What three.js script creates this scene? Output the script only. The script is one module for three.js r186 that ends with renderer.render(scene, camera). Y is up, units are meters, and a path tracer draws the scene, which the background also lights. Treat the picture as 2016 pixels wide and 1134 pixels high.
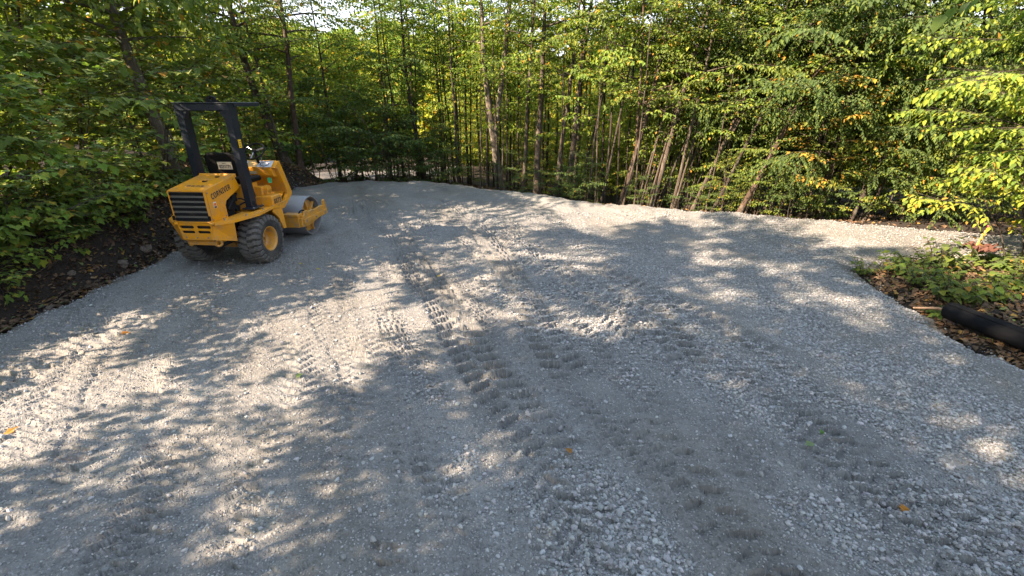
import * as THREE from 'three';
import { ImprovedNoise } from 'three/addons/math/ImprovedNoise.js';
import { mergeGeometries, toCreasedNormals } from 'three/addons/utils/BufferGeometryUtils.js';
import { RoundedBoxGeometry } from 'three/addons/geometries/RoundedBoxGeometry.js';
import { FontLoader } from 'three/addons/loaders/FontLoader.js';
import { TextGeometry } from 'three/addons/geometries/TextGeometry.js';

// ---------------------------------------------------------------- camera, sky, sun, exposure
const scene = new THREE.Scene();
const camera = new THREE.PerspectiveCamera(64.42, 16 / 9, 0.05, 600);
camera.position.set(0, 2.2, 0);
camera.rotation.set(-THREE.MathUtils.degToRad(22.184), 0, 0);

const SUN_ELEV = 35, SUN_AZ = 24;                       // azimuth: degrees behind the left-hand side
const sunDir = (() => {
  const e = SUN_ELEV * Math.PI / 180, a = SUN_AZ * Math.PI / 180;
  return new THREE.Vector3(-Math.cos(a) * Math.cos(e), Math.sin(e), Math.sin(a) * Math.cos(e));
})();
{
  const W = 512, H = 256, d = new Float32Array(W * H * 4);
  for (let j = 0; j < H; j++) for (let i = 0; i < W; i++) {
    const el = ((j + 0.5) / H - 0.5) * Math.PI, az = ((i + 0.5) / W - 0.5) * 2 * Math.PI;
    const y = Math.sin(el), x = Math.cos(az) * Math.cos(el), z = Math.sin(az) * Math.cos(el);
    const up = Math.max(0, y), t = Math.pow(1 - up, 2.6);
    const glow = 0.28 * Math.pow(Math.max(0, x * sunDir.x + y * sunDir.y + z * sunDir.z), 6);
    const k = 0.345;
    const c = [(0.60 + 0.47 * t + glow) * k, (0.765 + 0.33 * t + glow * 0.95) * k, (1.06 + 0.10 * t + glow * 0.85) * k];
    const o = (j * W + i) * 4;
    for (let q = 0; q < 3; q++) d[o + q] = y < 0 ? 0.25 * c[q] : c[q];
    d[o + 3] = 1;
  }
  const sky = new THREE.DataTexture(d, W, H, THREE.RGBAFormat, THREE.FloatType);
  sky.mapping = THREE.EquirectangularReflectionMapping; sky.magFilter = THREE.LinearFilter; sky.needsUpdate = true;
  scene.background = sky; scene.environment = sky;
}
const sun = new THREE.DirectionalLight(new THREE.Color(1.0, 0.78, 0.58), 5.0);
sun.target.position.set(0, 0, -8); sun.position.copy(sunDir).multiplyScalar(60).add(sun.target.position);
sun.castShadow = true; sun.shadow.radius = 0.85; sun.shadow.mapSize.set(4096, 4096);
Object.assign(sun.shadow.camera, { left: -30, right: 30, top: 30, bottom: -30, near: 1, far: 140 });
scene.add(sun, sun.target);
const EXPOSURE = 5.7;

// ---------------------------------------------------------------- helpers
function rng(seed) { let s = seed >>> 0; return () => { s = (s + 0x6d2b79f5) | 0; let t = Math.imul(s ^ (s >>> 15), 1 | s); t = (t + Math.imul(t ^ (t >>> 7), 61 | t)) ^ t; return ((t ^ (t >>> 14)) >>> 0) / 4294967296; }; }
const perlin = new ImprovedNoise();
const n2 = (x, y, s = 0) => perlin.noise(x, y, s * 17.31 + 0.37);
const fbm = (x, y, s = 0, o = 4) => { let a = 1, f = 1, r = 0, w = 0; for (let i = 0; i < o; i++) { r += a * n2(x * f, y * f, s + i * 3.1); w += a; a *= 0.5; f *= 2.03; } return r / w; };
const clamp = THREE.MathUtils.clamp, lerp = THREE.MathUtils.lerp;
const sst = (a, b, x) => { const t = clamp((x - a) / (b - a), 0, 1); return t * t * (3 - 2 * t); };
const V = (x, y, z) => new THREE.Vector3(x, y, z);
const rgb = (r, g, b) => new THREE.Color().setRGB(r, g, b);
const used = {};
function numbered(n) { const k = used[n] = (used[n] ?? -1) + 1; return k ? n + '_' + String(k).padStart(3, '0') : n; }
function tag(o, label, category, group, kind) {
  if (label) o.userData.label = label; if (category) o.userData.category = category; if (group) o.userData.group = group; if (kind) o.userData.kind = kind; return o;
}
function shadow(o) { o.traverse((m) => { if (m.isMesh) { m.castShadow = true; m.receiveShadow = true; } }); return o; }
function top(o, name) { o.name = numbered(name); scene.add(o); return o; }
function thing(name, label, category, x = 0, y = 0, z = 0, turn = 0, group) {
  const g = new THREE.Group(); top(g, name); g.position.set(x, y, z); g.rotation.y = turn; return tag(g, label, category, group);
}
function part(name, geo, mat, parent) { const m = new THREE.Mesh(geo, mat); m.name = name; m.castShadow = m.receiveShadow = true; parent.add(m); return m; }
function geoOf(pos, idx, uv, col, nor) {
  const g = new THREE.BufferGeometry();
  g.setAttribute('position', new THREE.BufferAttribute(pos instanceof Float32Array ? pos : new Float32Array(pos), 3));
  if (uv) g.setAttribute('uv', new THREE.BufferAttribute(uv instanceof Float32Array ? uv : new Float32Array(uv), 2));
  if (col) g.setAttribute('color', new THREE.BufferAttribute(col instanceof Float32Array ? col : new Float32Array(col), 3));
  if (nor) g.setAttribute('normal', new THREE.BufferAttribute(new Float32Array(nor), 3));
  if (idx) g.setIndex(new THREE.BufferAttribute(idx instanceof Uint32Array ? idx : new Uint32Array(idx), 1));
  return g;
}
function dataTex(w, h, fn, srgb, rep) {
  const d = new Uint8Array(w * h * 4);
  for (let j = 0; j < h; j++) for (let i = 0; i < w; i++) { const c = fn(i / w, j / h, i, j), o = (j * w + i) * 4; d[o] = clamp(c[0], 0, 255); d[o + 1] = clamp(c[1], 0, 255); d[o + 2] = clamp(c[2], 0, 255); d[o + 3] = 255; }
  return tex(d, w, h, srgb, rep);
}
function tex(d, w, h, srgb, rep) {
  const t = new THREE.DataTexture(d, w, h); t.wrapS = t.wrapT = THREE.RepeatWrapping; t.magFilter = THREE.LinearFilter; t.minFilter = THREE.LinearMipmapLinearFilter;
  if (srgb) t.colorSpace = THREE.SRGBColorSpace; if (rep) t.repeat.set(rep[0], rep[1]); t.needsUpdate = true; return t;
}
const toS = (l) => 255 * (l <= 0.0031308 ? 12.92 * l : 1.055 * Math.pow(l, 1 / 2.4) - 0.055);
// tileable value noise
function tileNoise(per, seed) {
  const r = rng(seed), g = new Float32Array(per * per); for (let i = 0; i < g.length; i++) g[i] = r();
  return (u, v) => { const x = ((u % 1) + 1) % 1 * per, y = ((v % 1) + 1) % 1 * per, i = Math.floor(x), j = Math.floor(y), a = x - i, b = y - j, s = a * a * (3 - 2 * a), t = b * b * (3 - 2 * b), q = (p, w) => g[(w % per) * per + (p % per)]; return lerp(lerp(q(i, j), q(i + 1, j), s), lerp(q(i, j + 1), q(i + 1, j + 1), s), t); };
}

// ---------------------------------------------------------------- ground: gravel lot, soil, far hillside
// plan coordinates: X to the right, Z away from the camera (three's z = -Z)
const LOT = [[-5.7, -7], [-5.5, 1.5], [-5.43, 4.3], [-5.44, 5.3], [-5.42, 6.4], [-5.55, 7.4], [-5.8, 9], [-6.05, 11], [-6.05, 12.6], [-5.4, 13.5], [-4.6, 13.75], [-2.7, 13.75], [-1.4, 13.15], [-0.1, 12.35], [1.7, 10.85], [3.3, 10.1], [4.8, 9.6], [6.05, 9.05], [7.9, 8.35], [9.6, 8.0], [12, 7.7], [17, 7.2], [17, 5.0], [12, 5.7], [9, 6.35], [7.2, 6.75], [5.8, 6.62], [4.95, 6.25], [4.75, 5.4], [4.74, 4.78], [4.55, 4.45], [4.56, 3.95], [4.76, 3.4], [5.0, 2.4], [5.2, 0.5], [5.3, -7]];
function lotDist(X, Z) {                                  // > 0 inside the lot
  let best = 1e9, inside = false;
  for (let i = 0, j = LOT.length - 1; i < LOT.length; j = i++) {
    const [ax, az] = LOT[j], [bx, bz] = LOT[i], dx = bx - ax, dz = bz - az;
    const t = clamp(((X - ax) * dx + (Z - az) * dz) / (dx * dx + dz * dz), 0, 1), ex = X - ax - dx * t, ez = Z - az - dz * t, d = ex * ex + ez * ez;
    if (d < best) best = d;
    if ((bz > Z) !== (az > Z) && X < (ax - bx) * (Z - bz) / (az - bz) + bx) inside = !inside;
  }
  return (inside ? 1 : -1) * Math.sqrt(best);
}
const edgeNoise = (X, Z) => 0.13 * fbm(X * 1.1, Z * 1.1, 5, 3) + 0.10 * n2(X * 4.1, Z * 4.1, 6) + 0.05 * n2(X * 11, Z * 11, 7);
function backDist(X, Z) {                                 // distance beyond the back edge line of the lot
  const line = X < -4.6 ? 13.75 : X < -2.7 ? 13.75 : X < 1.7 ? lerp(13.75, 10.85, (X + 2.7) / 4.4) : X < 8 ? lerp(10.85, 8.35, (X - 1.7) / 6.3) : 8.35 - (X - 8) * 0.12;
  return Z - line;
}
function terrain(X, Z) {
  const d = -lotDist(X, Z), b = backDist(X, Z);
  let u = -0.20 * (1 - sst(-0.4, 0.6, d)) - 0.02;
  const leftSide = sst(-5.0, -5.6, X) * (1 - sst(12.6, 15.5, Z));
  if (leftSide > 0) {                                     // shallow cut, then the bank
    const e = -5.45 - X + 0.35 * fbm(X * 0.7, Z * 0.7, 9, 3);
    u += leftSide * (-0.06 * sst(0, 0.12, e) * (1 - sst(0.2, 0.5, e)) + 0.66 * sst(0.22, 0.85, e) + 0.10 * Math.max(0, e - 1.2) * (1 - sst(8, 30, e)) + 0.8 * sst(8, 26, e));
  }
  const back = sst(0.0, 0.6, b);
  if (b > 0) u += back * ((-0.15 - 0.09 * sst(-1, 3, X)) * Math.min(b, 5.5) - (0.015 + 0.05 * sst(-1, 3, X)) * clamp(b - 5.5, 0, 14)) * (1 - 0.85 * sst(5.6, 9.5, X) * (1 - sst(4, 16, b)));
  const far = Math.max(0, Z - 27); u += 0.085 * far * sst(0, 10, far);
  const away = Math.max(0, Math.abs(X) - 26); u += 0.1 * away;
  u += 0.10 * fbm(X * 0.35, Z * 0.35, 2, 4) * sst(0.2, 2, d) + 0.035 * fbm(X * 2.1, Z * 2.1, 3, 3) * sst(0.1, 0.6, d); if (X < -5 && X > -9) u += 0.09 * fbm(X * 3.4, Z * 3.4, 33, 3) * sst(0.1, 0.4, d);
  return u;
}
// tyre tracks: centre lines, width, tread pitch, strength
const TRACKS = [
  { p: [[0.42, 2.2], [0.37, 2.36], [0.01, 2.95], [-0.26, 3.46], [-0.57, 4.23], [-0.84, 5.02], [-1.24, 5.89], [-1.85, 7.35], [-2.79, 9.6]], w: 0.46, pitch: 0.165, k: 0.85, v: 0.10 },
  { p: [[0.62, 3.2], [0.47, 3.54], [0.28, 4.35], [0.14, 5.18], [-0.13, 6.32], [-0.53, 7.98], [-1.11, 10.1]], w: 0.44, pitch: 0.16, k: 0.8, v: -0.12 },
  { p: [[1.62, 3.3], [1.6, 3.72], [1.58, 4.74], [0.94, 5.52], [0.55, 6.55], [0.11, 7.98], [-0.52, 9.6]], w: 0.40, pitch: 0.16, k: 0.75, v: 0.1 },
  { p: [[2.52, 3.54], [2.28, 4.23], [1.91, 4.88], [1.53, 5.52], [0.97, 6.8]], w: 0.38, pitch: 0.15, k: 0.7, v: -0.1 },
  { p: [[1.25, 1.5], [1.09, 2.4], [0.99, 2.75], [0.75, 3.2]], w: 0.34, pitch: 0.16, k: 0.6, v: 0.12 },
  { p: [[-4.7, 2.2], [-4.2, 3.5], [-4.0, 4.4], [-3.9, 5.6], [-3.85, 6.4]], w: 0.32, pitch: 0.12, k: 0.4, v: 0.1 },
];
const SEAMS = [[[-2.6, 1.4], [-2.82, 1.99], [-2.97, 2.27], [-3.67, 3.46], [-3.98, 4.18], [-4.35, 5.34], [-4.66, 6.8]], [[-0.1, 1.5], [-0.29, 1.82], [-0.56, 2.18], [-0.98, 2.66], [-1.52, 3.46], [-2.05, 4.23], [-2.79, 5.52], [-3.3, 6.8]]];
for (const t of TRACKS) { t.s = [0]; for (let i = 1; i < t.p.length; i++) t.s.push(t.s[i - 1] + Math.hypot(t.p[i][0] - t.p[i - 1][0], t.p[i][1] - t.p[i - 1][1])); }
function alongLine(p, s, X, Z) {                         // [side offset, distance along]
  let best = 1e9, side = 0, at = 0;
  for (let i = 1; i < p.length; i++) {
    const dx = p[i][0] - p[i - 1][0], dz = p[i][1] - p[i - 1][1], L2 = dx * dx + dz * dz, t0 = ((X - p[i - 1][0]) * dx + (Z - p[i - 1][1]) * dz) / L2, t = clamp(t0, 0, 1);
    const ex = X - p[i - 1][0] - dx * t, ez = Z - p[i - 1][1] - dz * t, d = ex * ex + ez * ez;
    if (d < best) { best = d; side = Math.sqrt(d) * Math.sign(dx * ez - dz * ex); at = (s ? s[i - 1] : 0) + Math.sqrt(L2) * t; if (t0 !== t && (i === 1 && t0 < 0 || i === p.length - 1 && t0 > 1)) side = 9; }
  }
  return [side, at];
}
const hash = (k) => { const t = Math.sin(k * 127.1 + 11.7) * 43758.5453; return t - Math.floor(t); };
// the whole lot was driven over along these lanes: q across, s along
const laneOf = (X, Z) => { const q = X + 0.42 * (Z - 3) + 0.10 * n2(X * 0.5, Z * 0.5, 70); return [q, Z * 1.08 - X * 0.40]; };
const saw = (f0) => { const fr = 1 - f0; return fr < 0.88 ? 0.12 + 0.88 * Math.pow(fr / 0.88, 1.4) : fr < 0.96 ? 1 - (fr - 0.88) / 0.08 * 1.12 : -0.12 + (fr - 0.96) / 0.04 * 0.24; };   // slow rise, crumbled drop
function trackAt(X, Z) {                                 // [height, how much it was pressed flat]
  let h = 0, press = 0;
  if (X > -5.5 && Z < 11.5) {
    const [q, s] = laneOf(X, Z), w = 0.31, wob = 0.02 * n2(X * 6, Z * 6, 71);
    for (const off of [0, 0.17]) {
      const u = (q + off + wob) / w, k = Math.floor(u) + off * 100, f = u - Math.floor(u), a = Math.abs(f - 0.5) * 2;
      const side = f > 0.5 ? 1 : 0, pitch = 0.065 + 0.085 * hash(k + 5), fr0 = (s + side * pitch * 0.5 + (hash(k + 9) - 0.5) * 0.25 * a + 0.022 * n2(X * 5, Z * 5, 72)) / pitch, fr = fr0 - Math.floor(fr0);
      const amp = clamp(0.38 + 1.4 * fbm(q * 1.1 + k, s * 0.55, 73, 2), 0, 1) * (1 - 0.6 * sst(1.8, 3.4, q)) * sst(0.0, 0.12, a) * (1 - sst(0.86, 1, a)) * (off ? 0.6 : 1);
      h += 0.064 * (0.65 + 0.35 * sst(-1.6, -0.6, q)) * amp * (saw(fr) - 0.5) * (0.55 + pitch * 4.5); press = Math.max(press, amp * 0.5);
    }
    h += 0.006 * (0.5 - Math.abs(n2(q * 4.5, s * 0.35, 74))) * 2;       // long scrape lines
  }
  for (const t of TRACKS) {
    if (X < -5.2 || Z > 11) break;
    const [q, s] = alongLine(t.p, t.s, X, Z), a = Math.abs(q); if (a > t.w * 0.9) continue;
    const L = t.s[t.s.length - 1], fade = sst(0, 0.45, s) * (1 - sst(L * 0.72, L, s)) * t.k * clamp(0.9 + 0.7 * fbm(X * 1.3, Z * 1.3, 21, 2), 0.35, 1.2); if (fade <= 0) continue;
    const inT = 1 - sst(t.w * 0.42, t.w * 0.56, a + 0.02 * n2(X * 9, Z * 9, 22));
    const half = q > 0 ? 0.5 : 0, ph = (s + t.v * a * 2 + half * t.pitch + 0.02 * n2(X * 5, Z * 5, 4) + 0.01 * n2(X * 14, Z * 14, 5)) / t.pitch, fr = ph - Math.floor(ph);
    const bar = (0.5 - saw(fr)) * (sst(0.005, 0.04, a)) * (1 - sst(t.w * 0.40, t.w * 0.52, a + 0.03 * n2(X * 8, Z * 8, 23)));
    h = h * (1 - 0.7 * inT * fade) + fade * (-0.012 * inT - 0.088 * bar + 0.010 * sst(t.w * 0.42, t.w * 0.52, a) * (1 - sst(t.w * 0.55, t.w * 0.85, a)));
    press = Math.max(press, fade * inT);
  }
  for (const p of SEAMS) {
    const [q0] = alongLine(p, null, X, Z), q = q0 + 0.035 * n2(X * 4, Z * 4, 8) + 0.015 * n2(X * 13, Z * 13, 9), a = Math.abs(q); if (a > 0.4) continue;
    const k = clamp(0.6 + 1.3 * n2(X * 1.7, Z * 1.7, 12), 0, 1);
    h += k * 0.013 * (sst(-0.015, 0.02, q) - 0.5) * (1 - sst(0.05, 0.4, a)) - k * 0.006 * Math.exp(-a * a / 0.0005);
  }
  return [h, press];
}
function coarse(X, Z) {                                  // 0 fine dust .. 1 loose stones
  const [q, t] = laneOf(X, Z), right = sst(0.9, 2.2, q) * 0.38, low = sst(2.6, 1.8, Z) * sst(-2.2, -1.2, X) * 0.20, mid = Math.exp(-((q - 0.85) ** 2) / 0.06) * 0.35 * sst(3, 4.5, Z);
  let c = 0.22 + right + low + mid + 0.70 * fbm(q * 0.95 + 3, t * 0.28, 14, 3) + 0.45 * fbm(q * 2.6, t * 0.9, 15, 3) + 0.25 * fbm(X * 3.1, Z * 2.6, 16, 2);
  c -= Math.exp(-((X - 0.95 + (Z - 2.4) * 0.42) ** 2) / 0.05) * sst(4.2, 3.4, Z) * 0.7;
  return clamp(c, 0, 1);
}
function gravelU(X, Z, detail) {
  const e = lotDist(X, Z) + edgeNoise(X, Z);
  let u = 0.022 * fbm(X * 0.5, Z * 0.5, 1, 3) + 0.012 * n2(X * 1.9, Z * 1.9, 2);
  if (e < 0.5) { const o = 1 - sst(0, 0.5, e); u -= 0.09 * o * o; if (e < 0) u -= 0.9 * Math.min(-e, 0.8); }
  if (Z > 7) u += sst(7, 9, Z) * (0.07 + 0.11 * fbm(X * 0.9, Z * 0.9, 31, 3)) * sst(0.0, 0.35, e) * (1 - sst(0.5, 1.7, e));
  let pr = 0;
  if (detail && e > 0 && Z > 1 && Z < 11) { const t = trackAt(X, Z); u += t[0]; pr = t[1]; }
  if (detail && e > 0 && Z < 10) {
    const left = 1 - 0.6 * sst(-1.5, 0.8, X), wob = fbm(X * 1.3, Z * 1.3, 40, 2);
    u += left * (0.019 * (0.5 - Math.abs(n2(X * 1.3 + wob * 2, Z * 8 - X * 2.4 + wob * 5, 41))) + 0.012 * (0.5 - Math.abs(n2(X * 3.1, Z * 17 - X * 4.5 + wob * 9, 42))));
    u += 0.004 * n2(X * 15, Z * 15, 43) + 0.003 * n2(X * 34, Z * 34, 44);
  }
  return [u, e, pr];
}
function axis(stops) {                                   // [[from, step], ...[to]] graded steps
  const a = []; for (let i = 0; i < stops.length - 1; i++) { const [p, s] = stops[i], q = stops[i + 1][0], n = Math.max(1, Math.round((q - p) / s)); for (let k = 0; k < n; k++) a.push(p + (q - p) * k / n); }
  a.push(stops[stops.length - 1][0]); return a;
}
// gritty crushed stone: colour and relief computed together, 1.6 m square
const GRIT = (() => {
  const S = 2048, H = new Float32Array(S * S), C = new Float32Array(S * S), r = rng(77);
  const na = tileNoise(9, 1), nb = tileNoise(37, 2), nc = tileNoise(190, 3), nd = tileNoise(700, 4);
  for (let j = 0; j < S; j++) for (let i = 0; i < S; i++) { const u = i / S, v = j / S, o = j * S + i; H[o] = 0.10 + 0.10 * na(u, v) + 0.10 * nb(u, v) + 0.09 * nc(u, v) + 0.07 * nd(u, v); C[o] = 0.80 + 0.10 * na(u, v) + 0.14 * nb(u, v) + 0.16 * (nc(u, v) - 0.5) + 0.18 * (nd(u, v) - 0.5); }
  for (let k = 0; k < 26000; k++) {
    const big = r() ** 2, R = 2.2 + 10 * big * (0.4 + r()), cx = r() * S, cy = r() * S, a = r() * 6.283, el = 0.55 + 0.45 * r(), top = 0.16 + 0.035 * R + 0.16 * r(), tone = 0.72 + 0.62 * r(), ca = Math.cos(a), sa = Math.sin(a), m = Math.ceil(R), w = r() * 6, tx = (r() - 0.5) * 0.05, ty = (r() - 0.5) * 0.05;
    for (let y = -m; y <= m; y++) for (let x = -m; x <= m; x++) {
      const px = (x * ca + y * sa) / R, py = (-x * sa + y * ca) / (R * el), q = Math.max(Math.abs(px), Math.abs(py), Math.abs(px * 0.75 + py * 0.8) * 0.95, Math.abs(px * 0.8 - py * 0.75) * (0.8 + 0.06 * w)); if (q > 1) continue;
      const o = ((Math.floor(cy + y) + S) % S) * S + (Math.floor(cx + x) + S) % S, h = top * (1 - 0.35 * q * q) + tx * x + ty * y; if (h > H[o]) { H[o] = h; C[o] = tone; }
    }
  }
  const col = new Uint8Array(S * S * 4), bmp = new Uint8Array(S * S * 4);
  for (let o = 0; o < S * S; o++) { const c = 0.8 + (C[o] - 0.86) * 1.25, g = toS(0.168 * c); col[o * 4] = g; col[o * 4 + 1] = g; col[o * 4 + 2] = g * 0.985; const h = clamp(H[o] * 255, 0, 255); bmp[o * 4] = bmp[o * 4 + 1] = bmp[o * 4 + 2] = h; col[o * 4 + 3] = bmp[o * 4 + 3] = 255; }
  return { map: tex(col, S, S, true), bump: tex(bmp, S, S) };
})();
const M = {};
M.gravel = new THREE.MeshStandardMaterial({ map: GRIT.map, bumpMap: GRIT.bump, bumpScale: 0.013, roughness: 0.95, vertexColors: true });
{
  const xs = axis([[-8, 0.2], [-6.4, 0.03], [-5.2, 0.0165], [5.0, 0.05], [9.5, 0.15], [17.6, 0.3]]);
  const zs = axis([[-7.5, 0.5], [0.8, 0.05], [1.4, 0.0095], [2.6, 0.013], [4.2, 0.02], [6.5, 0.035], [9, 0.06], [14.4, 0.06]]);
  const nx = xs.length, nz = zs.length, pos = new Float32Array(nx * nz * 3), uv = new Float32Array(nx * nz * 2), col = new Float32Array(nx * nz * 3), ok = new Uint8Array(nx * nz), idx = [];
  for (let j = 0; j < nz; j++) for (let i = 0; i < nx; i++) {
    const X = xs[i], Z = zs[j], o = j * nx + i, [u, e, pr] = gravelU(X, Z, Math.abs(X) < 6.5);
    pos[o * 3] = X; pos[o * 3 + 1] = u; pos[o * 3 + 2] = -Z; uv[o * 2] = X / 1.6; uv[o * 2 + 1] = Z / 1.6; ok[o] = e > -0.55 ? 1 : 0;
    const cs = coarse(X, Z), ln = laneOf(X, Z), dust = 0.5 * fbm(X * 0.8, Z * 0.8, 60, 3) + 0.7 * fbm(ln[0] * 1.5, ln[1] * 0.35, 62, 3), br = 0.98 + 0.42 * dust + 0.30 * (cs - 0.5) - 0.07 * pr, warm = clamp(0.35 + 1.3 * fbm(X * 0.7, Z * 0.7, 61, 3) - 0.5 * cs, 0, 1);
    const dirt = 1 - sst(0, 0.22, e);
    col[o * 3] = br * (1 + 0.06 * warm) * (1 - 0.25 * dirt); col[o * 3 + 1] = br * (1 - 0.33 * dirt); col[o * 3 + 2] = br * (1 - 0.09 * warm) * (1 - 0.42 * dirt);
  }
  for (let j = 0; j < nz - 1; j++) for (let i = 0; i < nx - 1; i++) { const a = j * nx + i, b = a + 1, c = a + nx, d = c + 1; if (ok[a] + ok[b] + ok[c] + ok[d] === 0) continue; idx.push(a, b, c, b, d, c); }
  const g = geoOf(pos, idx, uv, col); g.computeVertexNormals();
  const m = top(new THREE.Mesh(g, M.gravel), 'gravel_lot'); tag(m, 'compacted grey crushed gravel lot with tyre tracks', 'gravel', null, 'structure'); m.receiveShadow = m.castShadow = true;
}
{
  const t1 = tileNoise(16, 31), t2 = tileNoise(90, 32), t3 = tileNoise(400, 33);
  const map = dataTex(1024, 1024, (u, v) => { const a = t1(u, v), b = t2(u, v), c = t3(u, v), k = 0.55 + 0.5 * b + 0.5 * (c - 0.5); return [toS(0.025 * k * (0.8 + 0.4 * a)), toS(0.017 * k * (0.85 + 0.3 * a)), toS(0.011 * k)]; }, true);
  const bump = dataTex(1024, 1024, (u, v) => { const h = 110 * t2(u, v) + 110 * t3(u, v); return [h, h, h]; });
  M.soil = new THREE.MeshStandardMaterial({ map, bumpMap: bump, bumpScale: 0.03, roughness: 1 });
  const xs = axis([[-90, 4], [-30, 1.2], [-12, 0.3], [-8.5, 0.07], [-5, 0.3], [4, 0.09], [9, 0.4], [20, 1.5], [40, 4], [90]]);
  const zs = axis([[-25, 2], [-8, 0.6], [1.5, 0.09], [9, 0.15], [16, 0.5], [30, 2], [130]]);
  const nx = xs.length, nz = zs.length, pos = new Float32Array(nx * nz * 3), uv = new Float32Array(nx * nz * 2), idx = [];
  for (let j = 0; j < nz; j++) for (let i = 0; i < nx; i++) { const o = j * nx + i; pos[o * 3] = xs[i]; pos[o * 3 + 1] = terrain(xs[i], zs[j]); pos[o * 3 + 2] = -zs[j]; uv[o * 2] = xs[i] / 1.7; uv[o * 2 + 1] = zs[j] / 1.7; }
  for (let j = 0; j < nz - 1; j++) for (let i = 0; i < nx - 1; i++) { const a = j * nx + i, b = a + 1, c = a + nx, d = c + 1; idx.push(a, b, c, b, d, c); }
  const g = geoOf(pos, idx, uv); g.computeVertexNormals();
  const m = top(new THREE.Mesh(g, M.soil), 'ground'); tag(m, 'dark brown forest soil around the gravel lot and up the hillside', 'ground', null, 'structure'); m.receiveShadow = m.castShadow = true;
}
// a pale track crossing a clearing beyond the trees
{
  const pos = [], uv = [], idx = [], n = 60, m = 10; for (let i = 0; i <= n; i++) for (let j = 0; j <= m; j++) { const X = -17 + 14.2 * i / n + 0.6 * n2(i * 0.4, j, 80), o = 20.6 + 2.6 * j / m + 0.7 * n2(i * 0.13, 3, 81), Z = (o + 0.407 * X) / 0.914; pos.push(X, terrain(X, Z) + 0.03, -Z); uv.push(X / 1.6, Z / 1.6); }
  for (let i = 0; i < n; i++) for (let j = 0; j < m; j++) { const a = i * (m + 1) + j, b = a + m + 1; idx.push(a, b, a + 1, b, b + 1, a + 1); }
  const g = geoOf(pos, idx, uv); g.computeVertexNormals(); const t = top(new THREE.Mesh(g, new THREE.MeshStandardMaterial({ map: GRIT.map, color: rgb(0.55, 0.50, 0.47), roughness: 1, side: THREE.DoubleSide })), 'forest_track'); tag(t, 'pale sunlit track glimpsed through the trees', 'track', null, 'structure'); t.receiveShadow = true;
}
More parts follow.
